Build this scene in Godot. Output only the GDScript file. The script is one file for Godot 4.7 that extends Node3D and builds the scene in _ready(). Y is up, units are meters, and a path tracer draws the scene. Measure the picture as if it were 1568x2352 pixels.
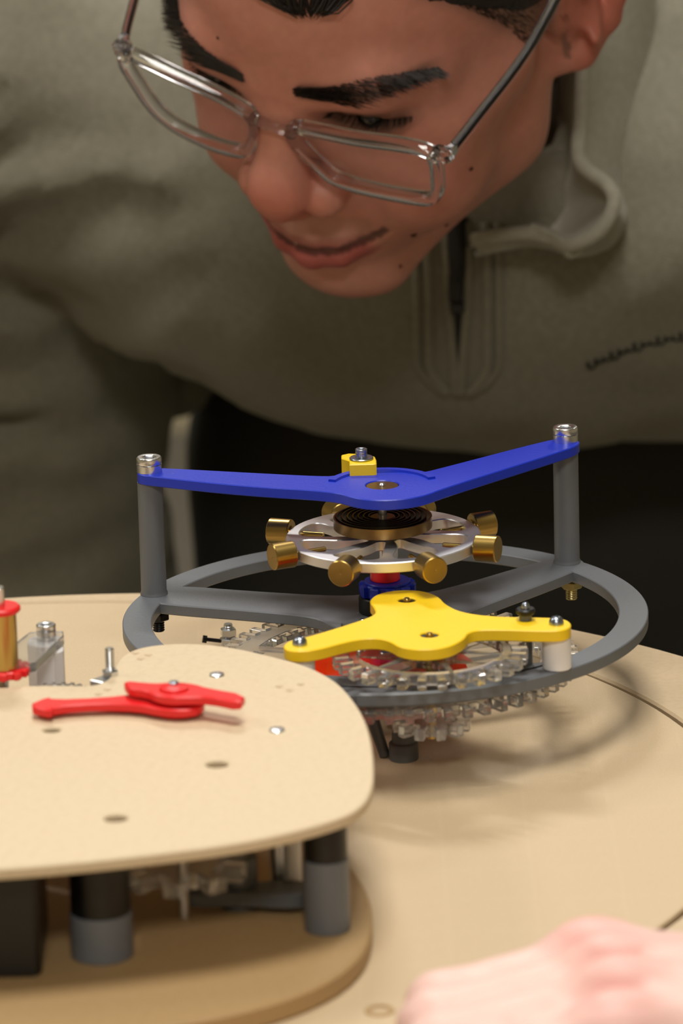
extends Node3D
# Lengths in this script are millimetres over the wooden table top (y = 0 there); put() and commit() turn them into metres.
const MM := 0.001
const TY := 850.0            # height of the table top over the floor

var base := {}               # thing -> its base point in millimetres
var used := {}
var M := {}
var grow := 1.0              # size and shift given to what is being built
var shift := Vector3.ZERO

# ---------------------------------------------------------------- shapes
class Sh:
	var v := PackedVector3Array()
	func tri(a: Vector3, b: Vector3, c: Vector3, n: Vector3) -> void:
		if (b - a).cross(c - a).dot(n) < 0.0:
			v.append(a); v.append(c); v.append(b)
		else:
			v.append(a); v.append(b); v.append(c)
	func quad(a: Vector3, b: Vector3, c: Vector3, d: Vector3, n: Vector3) -> void:
		tri(a, b, c, n); tri(a, c, d, n)
	# profile of (radius, height), bottom to top, outside to the right of the way up
	func lathe(prof: Array, seg := 32, xf := Transform3D.IDENTITY) -> Sh:
		for i in prof.size() - 1:
			var p: Vector2 = prof[i]
			var q: Vector2 = prof[i + 1]
			if p.is_equal_approx(q): continue
			for k in seg:
				var a := TAU * k / seg
				var b := TAU * (k + 1) / seg
				var m := (a + b) / 2.0
				var n := xf.basis * Vector3(cos(m) * (q.y - p.y), p.x - q.x, sin(m) * (q.y - p.y))
				var A := xf * Vector3(cos(a) * p.x, p.y, sin(a) * p.x)
				var B := xf * Vector3(cos(b) * p.x, p.y, sin(b) * p.x)
				var C := xf * Vector3(cos(b) * q.x, q.y, sin(b) * q.x)
				var D := xf * Vector3(cos(a) * q.x, q.y, sin(a) * q.x)
				if p.x > 1e-6: tri(A, B, C if q.x > 1e-6 else D, n)
				if q.x > 1e-6: tri(A, C, D, n)
		return self
	func cyl(x: float, z: float, r: float, y0: float, y1: float, bev := 0.25, seg := 28) -> Sh:
		return lathe([Vector2(0, y0), Vector2(r - bev, y0), Vector2(r, y0 + bev), Vector2(r, y1 - bev), Vector2(r - bev, y1), Vector2(0, y1)], seg, Transform3D(Basis.IDENTITY, Vector3(x, 0, z)))
	func pipe(x: float, z: float, r0: float, r1: float, y0: float, y1: float, bev := 0.2, seg := 36) -> Sh:
		return lathe([Vector2(r0, y1), Vector2(r0, y0), Vector2(r1 - bev, y0), Vector2(r1, y0 + bev), Vector2(r1, y1 - bev), Vector2(r1 - bev, y1), Vector2(r0, y1)], seg, Transform3D(Basis.IDENTITY, Vector3(x, 0, z)))
	# flat outline in (x, z) with holes, from y0 up to y1, edges bevelled
	func prism(outer: PackedVector2Array, holes: Array, y0: float, y1: float, bev := 0.3, xf := Transform3D.IDENTITY) -> Sh:
		var rings := [Sh.turned(outer, true)]
		for h in holes: rings.append(Sh.turned(h, false))
		var inner := []
		for r in rings:
			var c: PackedVector2Array = r
			var s := PackedVector2Array()
			var count := c.size()
			for i in count:
				var d0 := (c[i] - c[(i + count - 1) % count]).normalized()
				var d1 := (c[(i + 1) % count] - c[i]).normalized()
				var n := Vector2(-d0.y - d1.y, d0.x + d1.x)
				var l := n.length()
				n = n / l if l > 1e-5 else Vector2(-d1.y, d1.x)
				s.append(c[i] + n * bev / maxf(n.dot(Vector2(-d1.y, d1.x)), 0.5))
			inner.append(s)
			for i in count:
				var j := (i + 1) % count
				var e := c[j] - c[i]
				var out := xf.basis * Vector3(e.y, 0, -e.x)
				var up := xf.basis.y
				quad(xf * Vector3(c[i].x, y0 + bev, c[i].y), xf * Vector3(c[j].x, y0 + bev, c[j].y), xf * Vector3(c[j].x, y1 - bev, c[j].y), xf * Vector3(c[i].x, y1 - bev, c[i].y), out)
				if bev > 0.0:
					quad(xf * Vector3(c[i].x, y1 - bev, c[i].y), xf * Vector3(c[j].x, y1 - bev, c[j].y), xf * Vector3(s[j].x, y1, s[j].y), xf * Vector3(s[i].x, y1, s[i].y), out + up * e.length())
					quad(xf * Vector3(c[i].x, y0 + bev, c[i].y), xf * Vector3(c[j].x, y0 + bev, c[j].y), xf * Vector3(s[j].x, y0, s[j].y), xf * Vector3(s[i].x, y0, s[i].y), out - up * e.length())
		var flat := Sh.joined(inner)
		var ix := Geometry2D.triangulate_polygon(flat)
		if ix.is_empty(): printerr("an outline of %d points could not be filled" % flat.size())
		for i in range(0, ix.size(), 3):
			var a := flat[ix[i]]
			var b := flat[ix[i + 1]]
			var c := flat[ix[i + 2]]
			tri(xf * Vector3(a.x, y1, a.y), xf * Vector3(b.x, y1, b.y), xf * Vector3(c.x, y1, c.y), xf.basis.y)
			tri(xf * Vector3(a.x, y0, a.y), xf * Vector3(b.x, y0, b.y), xf * Vector3(c.x, y0, c.y), -xf.basis.y)
		return self
	static func turned(c: PackedVector2Array, positive: bool) -> PackedVector2Array:
		var area := 0.0
		for i in c.size(): area += c[i].cross(c[(i + 1) % c.size()])
		var out := c.duplicate()
		if (area > 0.0) != positive: out.reverse()
		return out
	static func joined(rings: Array) -> PackedVector2Array:
		var poly: PackedVector2Array = rings[0]
		var left := rings.slice(1)
		var taken := {}
		while left.size():
			var best := INF
			var bi := 0
			var bj := 0
			var bk := 0
			for k in left.size():
				var h: PackedVector2Array = left[k]
				for j in h.size():
					for i in poly.size():
						if taken.has(poly[i]): continue
						var d := poly[i].distance_squared_to(h[j])
						if d < best:
							best = d; bi = i; bj = j; bk = k
			var h: PackedVector2Array = left[bk]
			left.remove_at(bk)
			taken[poly[bi]] = true
			taken[h[bj]] = true
			var made := poly.slice(0, bi + 1)
			var way := (h[bj] - poly[bi]).normalized() * 1e-3
			var aside := Vector2(way.y, -way.x)
			for j in h.size() + 1: made.append(h[(bj + j) % h.size()] + (aside if j == h.size() else Vector2.ZERO))
			made.append(poly[bi] + aside)
			taken[poly[bi] + aside] = true
			taken[h[bj] + aside] = true
			made.append_array(poly.slice(bi + 1))
			poly = made
		return poly
	func box(c: Vector3, size: Vector3, bev := 0.3, turn := Basis.IDENTITY) -> Sh:
		var x := size.x / 2.0
		var z := size.z / 2.0
		var o := PackedVector2Array([Vector2(-x + bev, -z), Vector2(x - bev, -z), Vector2(x, -z + bev), Vector2(x, z - bev), Vector2(x - bev, z), Vector2(-x + bev, z), Vector2(-x, z - bev), Vector2(-x, -z + bev)])
		return prism(o, [], -size.y / 2.0, size.y / 2.0, bev, Transform3D(turn, c))
	func tube(pts: Array, radii: Array, seg := 8, closed := false) -> Sh:
		var n := pts.size()
		var rings := []
		var u := Vector3.ZERO
		for i in n:
			var p: Vector3 = pts[i]
			var before: Vector3 = pts[(i + n - 1) % n] if closed or i > 0 else p
			var after: Vector3 = pts[(i + 1) % n] if closed or i < n - 1 else p
			var t := (after - before).normalized()
			if u == Vector3.ZERO: u = t.cross(Vector3.UP if absf(t.y) < 0.9 else Vector3.RIGHT)
			u = (u - t * u.dot(t)).normalized()
			var w := t.cross(u)
			var r: float = radii[mini(i, radii.size() - 1)]
			var ring := PackedVector3Array()
			for k in seg: ring.append(p + (u * cos(TAU * k / seg) + w * sin(TAU * k / seg)) * r)
			rings.append(ring)
		for i in (n if closed else n - 1):
			var A: PackedVector3Array = rings[i]
			var B: PackedVector3Array = rings[(i + 1) % n]
			var c: Vector3 = (pts[i] + pts[(i + 1) % n]) / 2.0
			for k in seg:
				var j := (k + 1) % seg
				quad(A[k], A[j], B[j], B[k], (A[k] + A[j] + B[j] + B[k]) / 4.0 - c)
		if not closed:
			for e in 2:
				var R: PackedVector3Array = rings[0 if e == 0 else n - 1]
				var c: Vector3 = pts[0 if e == 0 else n - 1]
				var out: Vector3 = (pts[0] - pts[1]) if e == 0 else (pts[n - 1] - pts[n - 2])
				for k in seg: tri(c, R[k], R[(k + 1) % seg], out)
		return self
	# a section of (sideways, up) carried along a path
	func sweep(pts: Array, sec: PackedVector2Array, ups: Array, closed := true) -> Sh:
		var n := pts.size()
		var rings := []
		for i in n:
			var p: Vector3 = pts[i]
			var before: Vector3 = pts[(i + n - 1) % n] if closed or i > 0 else p
			var after: Vector3 = pts[(i + 1) % n] if closed or i < n - 1 else p
			var t := (after - before).normalized()
			var up: Vector3 = ups[mini(i, ups.size() - 1)]
			var s := t.cross(up).normalized()
			var ring := PackedVector3Array()
			for q in sec: ring.append(p + s * q.x + up * q.y)
			rings.append(ring)
		var m := sec.size()
		for i in (n if closed else n - 1):
			var A: PackedVector3Array = rings[i]
			var B: PackedVector3Array = rings[(i + 1) % n]
			var c: Vector3 = (pts[i] + pts[(i + 1) % n]) / 2.0
			for k in m:
				var j := (k + 1) % m
				var mid := (A[k] + A[j] + B[j] + B[k]) / 4.0
				quad(A[k], A[j], B[j], B[k], mid - c)
		if not closed:
			for e in 2:
				var R: PackedVector3Array = rings[0 if e == 0 else n - 1]
				var out: Vector3 = (pts[0] - pts[1]) if e == 0 else (pts[n - 1] - pts[n - 2])
				for k in range(1, m - 1): tri(R[0], R[k], R[k + 1], out)
		return self
	# mesh in metres about `origin`, corners sharper than `deg` kept
	func mesh(origin := Vector3.ZERO, deg := 38.0, colors := PackedColorArray()) -> ArrayMesh:
		var n := v.size()
		var fn := PackedVector3Array()
		var at := {}
		for i in range(0, n, 3):
			var f := (v[i + 1] - v[i]).cross(v[i + 2] - v[i])
			fn.append(f)
			for k in 3:
				var key := Vector3i((v[i + k] * 200.0).round())
				if at.has(key): at[key].append(i / 3)
				else: at[key] = [i / 3]
		var lim := cos(deg_to_rad(deg))
		var pos := PackedVector3Array()
		var nor := PackedVector3Array()
		pos.resize(n); nor.resize(n)
		for i in range(0, n, 3):
			var f := fn[i / 3]
			var fu := f.normalized()
			for k in 3:
				var s := Vector3.ZERO
				for j in at[Vector3i((v[i + k] * 200.0).round())]:
					if fn[j].normalized().dot(fu) > lim: s += fn[j]
				var o: int = i + [0, 2, 1][k]
				pos[o] = (v[i + k] - origin) * MM
				nor[o] = s.normalized() if s.length_squared() > 0.0 else fu
		var a := []
		a.resize(Mesh.ARRAY_MAX)
		a[Mesh.ARRAY_VERTEX] = pos
		a[Mesh.ARRAY_NORMAL] = nor
		var m := ArrayMesh.new()
		m.add_surface_from_arrays(Mesh.PRIMITIVE_TRIANGLES, a)
		return m

func chaikin(c: PackedVector2Array, times := 2) -> PackedVector2Array:
	for t in times:
		var o := PackedVector2Array()
		for i in c.size():
			var a := c[i]
			var b := c[(i + 1) % c.size()]
			o.append(a.lerp(b, 0.25)); o.append(a.lerp(b, 0.75))
		c = o
	return c

func circle(x: float, z: float, r: float, seg := 24) -> PackedVector2Array:
	var o := PackedVector2Array()
	for k in seg: o.append(Vector2(x + r * cos(TAU * k / seg), z + r * sin(TAU * k / seg)))
	return o

func gear(x: float, z: float, r: float, teeth: int, deep: float, share := 0.5, turn := 0.0) -> PackedVector2Array:
	var o := PackedVector2Array()
	for k in teeth:
		for s in [[-0.5, 1.0], [-0.42, 0.0], [0.0, -0.03], [0.42, 0.0], [0.5, 1.0]]:
			var a: float = turn + TAU * (k + s[0] * share) / teeth
			var w: float = r if s[1] <= 0.0 else r - deep
			o.append(Vector2(x + w * cos(a), z + w * sin(a)))
		var mid := turn + TAU * (k + 0.5) / teeth
		o.append(Vector2(x + (r - deep - 0.15) * cos(mid), z + (r - deep - 0.15) * sin(mid)))
	return o

func smooth_path(p: Array, per := 6, closed := false) -> Array:
	var o := []
	var n := p.size()
	for i in (n if closed else n - 1):
		var a: Vector3 = p[(i + n - 1) % n] if closed or i > 0 else p[i]
		var d: Vector3 = p[(i + 2) % n] if closed or i < n - 2 else p[i + 1]
		for k in per: o.append((p[i] as Vector3).cubic_interpolate(p[(i + 1) % n], a, d, float(k) / per))
	if not closed: o.append(p[n - 1])
	return o

# ---------------------------------------------------------------- nodes
func numbered(called: String) -> String:
	used[called] = used.get(called, -1) + 1
	return called if used[called] == 0 else "%s_%03d" % [called, used[called]]

func thing(called: String, label: String, category: String, at := Vector3.ZERO, group := "") -> Node3D:
	var o := Node3D.new()
	o.name = numbered(called)
	add_child(o)
	at = at * grow + shift
	o.position = (at + Vector3(0, TY, 0)) * MM
	base[o] = at
	tag(o, label, category, group)
	return o

func tag(o: Node, label: String, category := "", group := "") -> void:
	o.set_meta("label", label)
	if category: o.set_meta("category", category)
	if group: o.set_meta("group", group)

# one named mesh, given in table millimetres, under a thing or one of its parts
func part(parent: Node3D, called: String, s: Sh, m: Material, deg := 38.0, label := "") -> MeshInstance3D:
	if grow != 1.0:
		for i in s.v.size(): s.v[i] = s.v[i] * grow + shift
	return part_mesh(parent, called, s.mesh(base[parent], deg), m, label)

func part_mesh(parent: Node3D, called: String, mesh: Mesh, m: Material, label := "") -> MeshInstance3D:
	var o := MeshInstance3D.new()
	o.name = called
	o.mesh = mesh
	o.material_override = m
	parent.add_child(o, true)
	base[o] = base[parent]
	if label: o.set_meta("label", label)
	return o

func struct(called: String, s: Sh, m: Material) -> MeshInstance3D:
	var o := MeshInstance3D.new()
	o.name = called
	o.mesh = s.mesh(Vector3(0, -TY, 0))
	o.material_override = m
	add_child(o)
	o.set_meta("kind", "structure")
	return o

# ---------------------------------------------------------------- materials
func mat(color: Color, rough := 0.5, metal := 0.0) -> StandardMaterial3D:
	var m := StandardMaterial3D.new()
	m.albedo_color = color
	m.roughness = rough
	m.metallic = metal
	return m

func noise_tex(freq: float, ramp: Array, size := 512, seed_ := 1, kind := FastNoiseLite.TYPE_SIMPLEX_SMOOTH, oct := 4, normal := 0.0) -> NoiseTexture2D:
	var n := FastNoiseLite.new()
	n.noise_type = kind
	n.seed = seed_
	n.frequency = freq
	n.fractal_octaves = oct
	var t := NoiseTexture2D.new()
	t.width = size; t.height = size
	t.seamless = true
	t.noise = n
	if normal > 0.0:
		t.as_normal_map = true
		t.bump_strength = normal
	elif ramp.size():
		var g := Gradient.new()
		g.offsets = PackedFloat32Array(ramp.map(func(e): return e[0]))
		g.colors = PackedColorArray(ramp.map(func(e): return e[1]))
		t.color_ramp = g
	return t

func textured(m: StandardMaterial3D, albedo: Texture2D, tile_mm: float, bump: Texture2D = null, strength := 0.5) -> StandardMaterial3D:
	m.uv1_triplanar = true
	m.uv1_scale = Vector3.ONE * (1000.0 / tile_mm)
	if albedo: m.albedo_texture = albedo
	if bump:
		m.normal_enabled = true
		m.normal_texture = bump
		m.normal_scale = strength
	return m

func glass(color: Color, alpha: float, rough := 0.03) -> StandardMaterial3D:
	var m := mat(Color(color, alpha), rough)
	m.transparency = BaseMaterial3D.TRANSPARENCY_ALPHA
	m.refraction_enabled = true
	m.refraction_scale = 0.049
	return m

func materials() -> void:
	var wood_a := noise_tex(0.06, [[0.0, Color(0.90, 0.87, 0.82)], [0.5, Color(1, 1, 1)], [1.0, Color(0.93, 0.90, 0.86)]], 512, 3, FastNoiseLite.TYPE_SIMPLEX, 5)
	var fleck := noise_tex(0.03, [[0.0, Color(0.955, 0.945, 0.93)], [0.45, Color(0.985, 0.98, 0.975)], [1.0, Color(1, 1, 1)]], 1024, 8, FastNoiseLite.TYPE_SIMPLEX_SMOOTH, 6)
	M.board = textured(mat(Color(0.80, 0.715, 0.59), 0.62), wood_a, 26.0)
	M.surround = textured(mat(Color(0.79, 0.705, 0.58), 0.6), fleck, 110.0)
	M.plate = textured(mat(Color(0.84, 0.765, 0.645), 0.6), fleck, 100.0)
	M.base_wood = textured(mat(Color(0.69, 0.57, 0.40), 0.6), fleck, 100.0)
	var layers := noise_tex(0.05, [], 256, 4, FastNoiseLite.TYPE_SIMPLEX, 2, 2.0)
	M.gray = textured(mat(Color(0.40, 0.415, 0.44), 0.42), null, 30.0, layers, 0.12)
	M.dark_gray = textured(mat(Color(0.33, 0.34, 0.35), 0.45), null, 30.0, layers, 0.12)
	M.blue = textured(mat(Color(0.075, 0.19, 0.74), 0.38), null, 30.0, layers, 0.12)
	M.yellow = textured(mat(Color(0.97, 0.81, 0.10), 0.42), null, 30.0, layers, 0.1)
	M.white = textured(mat(Color(0.92, 0.915, 0.93), 0.45), null, 30.0, layers, 0.1)
	M.red = textured(mat(Color(0.90, 0.12, 0.14), 0.38), null, 30.0, layers, 0.1)
	M.black = mat(Color(0.045, 0.045, 0.05), 0.4)
	M.steel = mat(Color(0.86, 0.87, 0.89), 0.26, 1.0)
	M.zinc = mat(Color(0.66, 0.70, 0.76), 0.28, 1.0)
	M.zinc_gold = mat(Color(0.74, 0.70, 0.50), 0.3, 1.0)
	M.dark_steel = mat(Color(0.20, 0.20, 0.21), 0.35, 1.0)
	M.brass = mat(Color(0.74, 0.62, 0.36), 0.3, 1.0)
	M.bronze = mat(Color(0.52, 0.42, 0.27), 0.3, 1.0)
	M.spring = mat(Color(0.30, 0.27, 0.22), 0.3, 1.0)
	M.alu = textured(mat(Color(0.92, 0.92, 0.94), 0.42, 1.0), null, 8.0, noise_tex(0.2, [], 256, 11, FastNoiseLite.TYPE_SIMPLEX, 2, 1.0), 0.12)
	M.acrylic = glass(Color(0.96, 0.96, 0.96), 0.07, 0.06)
	M.acrylic_frost = glass(Color(0.95, 0.95, 0.96), 0.16, 0.12)
	M.acrylic_orange = glass(Color(1.0, 0.25, 0.05), 0.42, 0.06)
	M.acrylic_brown = glass(Color(0.80, 0.62, 0.22), 0.25, 0.08)
	M.frame = glass(Color(0.975, 0.97, 0.985), 0.0, 0.04)
	M.lens = mat(Color(1, 1, 1, 0.0), 0.0)
	M.lens.transparency = BaseMaterial3D.TRANSPARENCY_ALPHA
	var pile := noise_tex(0.11, [], 512, 21, FastNoiseLite.TYPE_SIMPLEX_SMOOTH, 4, 4.0)
	var mottle := noise_tex(0.03, [[0.0, Color(0.86, 0.86, 0.85)], [1.0, Color(1, 1, 1)]], 512, 22, FastNoiseLite.TYPE_SIMPLEX_SMOOTH, 5)
	M.fleece = textured(mat(Color(0.53, 0.515, 0.455), 0.95), mottle, 70.0, pile, 0.5)
	M.fleece.rim_enabled = true
	M.fleece.rim = 0.5
	M.fleece.rim_tint = 0.6
	M.fleece_light = M.fleece.duplicate()
	M.fleece_light.albedo_color = Color(0.64, 0.625, 0.57)
	M.thread = mat(Color(0.10, 0.095, 0.085), 0.9)
	M.zip = mat(Color(0.035, 0.035, 0.035), 0.55)
	M.denim = textured(mat(Color(0.19, 0.185, 0.17), 0.9), mottle, 40.0, pile, 0.3)
	M.shoe = mat(Color(0.08, 0.08, 0.08), 0.6)
	M.skin = mat(Color(1, 1, 1), 0.48)
	M.skin.vertex_color_use_as_albedo = true
	M.skin.subsurf_scatter_enabled = true
	M.skin.subsurf_scatter_strength = 0.12
	M.skin = textured(M.skin, null, 14.0, noise_tex(0.12, [], 256, 31, FastNoiseLite.TYPE_SIMPLEX_SMOOTH, 3, 3.0), 0.12)
	M.skin_nail = mat(Color(0.86, 0.66, 0.62), 0.3)
	M.hair = mat(Color(0.13, 0.10, 0.08), 0.55)
	M.mole = mat(Color(0.28, 0.15, 0.10), 0.6)
	M.eye = mat(Color(0.045, 0.03, 0.025), 0.12)
	M.tooth = mat(Color(0.80, 0.74, 0.66), 0.3)
	M.wall = textured(mat(Color(0.82, 0.77, 0.64), 0.8), mottle, 400.0)
	M.ceiling = mat(Color(0.86, 0.86, 0.84), 0.9)
	M.floor = textured(mat(Color(0.42, 0.40, 0.37), 0.6), mottle, 500.0)
	M.lamp = mat(Color(0.9, 0.9, 0.9), 0.5)
	M.lamp.emission_enabled = true
	M.lamp.emission = Color(1.0, 0.965, 0.91)
	M.lamp.emission_energy_multiplier = 1.5
	M.fitting = mat(Color(0.85, 0.85, 0.85), 0.5)

# ---------------------------------------------------------------- rounded bodies: a field of blended solids, meshed with surface nets
class Field:
	var a := PackedVector3Array()      # start of a capsule, or centre of an ellipsoid
	var b := PackedVector3Array()      # end, or radii
	var ra := PackedFloat32Array()
	var rb := PackedFloat32Array()     # below zero: an ellipsoid
	var k := PackedFloat32Array()
	var cut := PackedByteArray()
	var turn := []
	var detail = null
	func cap(p: Vector3, q: Vector3, r0: float, r1: float, soft: float, less := false) -> void:
		a.append(p); b.append(q); ra.append(r0); rb.append(r1); k.append(soft); cut.append(1 if less else 0); turn.append(null)
	func chain(pts: Array, radii: Array, soft: float, less := false) -> void:
		for i in pts.size() - 1: cap(pts[i], pts[i + 1], radii[mini(i, radii.size() - 1)], radii[mini(i + 1, radii.size() - 1)], soft, less)
	func ell(c: Vector3, r: Vector3, soft: float, less := false, basis = null) -> void:
		a.append(c); b.append(r); ra.append(0.0); rb.append(-1.0); k.append(soft); cut.append(1 if less else 0); turn.append(basis.inverse() if basis != null else null)
	func one(i: int, p: Vector3) -> float:
		var q := p - a[i]
		if rb[i] < 0.0:
			if turn[i] != null: q = turn[i] * q
			var u := q / b[i]
			var l := u.length()
			var w := (u / b[i]).length()
			return l * (l - 1.0) / w if w > 1e-9 else -minf(b[i].x, minf(b[i].y, b[i].z))
		var d := b[i] - a[i]
		var t := clampf(q.dot(d) / maxf(d.length_squared(), 1e-9), 0.0, 1.0)
		return (q - d * t).length() - lerpf(ra[i], rb[i], t)
	func dist(p: Vector3, among: PackedInt32Array) -> float:
		var s := 1e4
		for i in among:
			var d := one(i, p)
			var kk := k[i]
			if cut[i]:
				d = -d
				var h := maxf(kk - absf(s - d), 0.0)
				s = maxf(s, d) + (h * h / (4.0 * kk) if kk > 0.0 else 0.0)
			else:
				var h := maxf(kk - absf(s - d), 0.0)
				s = minf(s, d) - (h * h / (4.0 * kk) if kk > 0.0 else 0.0)
		return s + detail.call(p) if detail != null else s
	func everything() -> PackedInt32Array:
		return PackedInt32Array(range(a.size()))
	# [points, triangles (clockwise from outside), normals] in the field's own millimetres
	func net(lo: Vector3, hi: Vector3, cell: float) -> Array:
		const B := 5
		var nb := Vector3i(((hi - lo) / (cell * B)).ceil())
		var n := nb * B + Vector3i.ONE
		var sy := n.x
		var sz := n.x * n.y
		var g := PackedFloat32Array()
		g.resize(n.x * n.y * n.z)
		g.fill(1e3)
		var all := everything()
		var r := cell * B * 0.88
		var kmax := 0.0
		for x in k: kmax = maxf(kmax, x)
		var live := []
		for bz in nb.z:
			for by in nb.y:
				for bx in nb.x:
					var o := Vector3i(bx, by, bz) * B
					var c := lo + (Vector3(o) + Vector3.ONE * B * 0.5) * cell
					var dc := dist(c, all)
					var near := absf(dc) < r * 1.7 + 2.0
					var some := PackedInt32Array()
					if near:
						for i in all:
							if one(i, c) < absf(dc) + r * 2.6 + k[i]: some.append(i)
						live.append(o)
					for z in B + 1:
						for y in B + 1:
							var at := o.x + (o.y + y) * sy + (o.z + z) * sz
							for x in B + 1:
								if near:
									if absf(g[at + x]) > 900.0 or x < B and y < B and z < B:
										g[at + x] = dist(lo + Vector3(o.x + x, o.y + y, o.z + z) * cell, some)
								elif absf(g[at + x]) > 900.0:
									g[at + x] = 950.0 if dc > 0.0 else -950.0
		var pts := PackedVector3Array()
		var index := {}
		for o in live:
			for z in B:
				for y in B:
					for x in B:
						var at: int = o.x + x + (o.y + y) * sy + (o.z + z) * sz
						var inside := 0
						var val := []
						for q in 8:
							var w := g[at + (q & 1) + ((q >> 1) & 1) * sy + (q >> 2) * sz]
							val.append(w)
							if w < 0.0: inside += 1
						if inside == 0 or inside == 8: continue
						var s := Vector3.ZERO
						var m := 0
						for q in 8:
							for ax in 3:
								var w: int = q | (1 << ax)
								if w == q: continue
								var p0: float = val[q]
								var p1: float = val[w]
								if (p0 < 0.0) == (p1 < 0.0): continue
								var e := Vector3(q & 1, (q >> 1) & 1, q >> 2)
								e[ax] = clampf(p0 / (p0 - p1), 0.0, 1.0)
								s += e
								m += 1
						index[at] = pts.size()
						pts.append(lo + (Vector3(o.x + x, o.y + y, o.z + z) + s / m) * cell)
		var tris := PackedInt32Array()
		var step := [1, sy, sz]
		for at in index:
			for ax in 3:
				var u: int = step[(ax + 1) % 3]
				var w: int = step[(ax + 2) % 3]
				var p0 := g[at]
				var p1 := g[at + step[ax]]
				if (p0 < 0.0) == (p1 < 0.0): continue
				var i1 = index.get(at - u, -1)
				var i2 = index.get(at - u - w, -1)
				var i3 = index.get(at - w, -1)
				if i1 < 0 or i2 < 0 or i3 < 0: continue
				var i0: int = index[at]
				if p0 < 0.0: tris.append_array([i0, i2, i1, i0, i3, i2])
				else: tris.append_array([i0, i1, i2, i0, i2, i3])
		var nor := PackedVector3Array()
		nor.resize(pts.size())
		for i in range(0, tris.size(), 3):
			var f := (pts[tris[i + 2]] - pts[tris[i]]).cross(pts[tris[i + 1]] - pts[tris[i]])
			for q in 3: nor[tris[i + q]] += f
		for i in nor.size(): nor[i] = nor[i].normalized()
		return [pts, tris, nor]

# a net as a mesh: xf carries the field's millimetres to metres in the parent
func net_mesh(net: Array, xf: Transform3D, paint = null) -> ArrayMesh:
	var pts: PackedVector3Array = net[0]
	var nor: PackedVector3Array = net[2]
	var p := PackedVector3Array()
	var q := PackedVector3Array()
	var c := PackedColorArray()
	p.resize(pts.size()); q.resize(pts.size())
	if paint != null: c.resize(pts.size())
	for i in pts.size():
		p[i] = xf * pts[i]
		q[i] = (xf.basis * nor[i]).normalized()
		if paint != null: c[i] = paint.call(pts[i], nor[i])
	var arr := []
	arr.resize(Mesh.ARRAY_MAX)
	arr[Mesh.ARRAY_VERTEX] = p
	arr[Mesh.ARRAY_NORMAL] = q
	arr[Mesh.ARRAY_INDEX] = net[1]
	if paint != null: arr[Mesh.ARRAY_COLOR] = c
	var m := ArrayMesh.new()
	m.add_surface_from_arrays(Mesh.PRIMITIVE_TRIANGLES, arr)
	return m

# ---------------------------------------------------------------- small hardware
# socket cap screw standing on height y
func cap_screw(parent: Node3D, called: String, x: float, y: float, z: float, r: float, h: float, m: Material, label := "") -> MeshInstance3D:
	var s := Sh.new()
	var hex := PackedVector2Array()
	for i in 6: hex.append(Vector2(x + r * 0.5 * cos(TAU * i / 6), z + r * 0.5 * sin(TAU * i / 6)))
	s.prism(circle(x, z, r, 40), [hex], y + h * 0.5, y + h, r * 0.09)
	s.cyl(x, z, r, y, y + h * 0.5 + 0.01, 0.02, 40)
	return part(parent, called, s, m, 50.0, label)

func pan_screw(parent: Node3D, called: String, x: float, y: float, z: float, r: float, h: float, m: Material) -> MeshInstance3D:
	var s := Sh.new().lathe([Vector2(0, y), Vector2(r, y), Vector2(r, y + h * 0.25), Vector2(r * 0.9, y + h * 0.62), Vector2(r * 0.65, y + h * 0.88), Vector2(r * 0.4, y + h), Vector2(r * 0.36, y + h), Vector2(r * 0.3, y + h * 0.55), Vector2(0, y + h * 0.5)], 28, Transform3D(Basis.IDENTITY, Vector3(x, 0, z)))
	return part(parent, called, s, m)

func hex_nut(x: float, y: float, z: float, r: float, h: float, s: Sh) -> Sh:
	var o := PackedVector2Array()
	for i in 6: o.append(Vector2(x + r * cos(TAU * i / 6 + 0.3), z + r * sin(TAU * i / 6 + 0.3)))
	return s.prism(o, [], y, y + h, 0.35)

func threaded(x: float, z: float, r: float, y0: float, y1: float, pitch := 0.8, seg := 18) -> Sh:
	var p := [Vector2(0, y0)]
	var n := int((y1 - y0) / pitch)
	for i in n:
		p.append(Vector2(r * 0.88, y0 + i * pitch)); p.append(Vector2(r, y0 + (i + 0.5) * pitch))
	p.append(Vector2(r * 0.85, y1)); p.append(Vector2(0, y1))
	return Sh.new().lathe(p, seg, Transform3D(Basis.IDENTITY, Vector3(x, 0, z)))

func pv(list: Array) -> PackedVector2Array:
	var o := PackedVector2Array()
	for i in range(0, list.size(), 2): o.append(Vector2(list[i], list[i + 1]))
	return o

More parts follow.
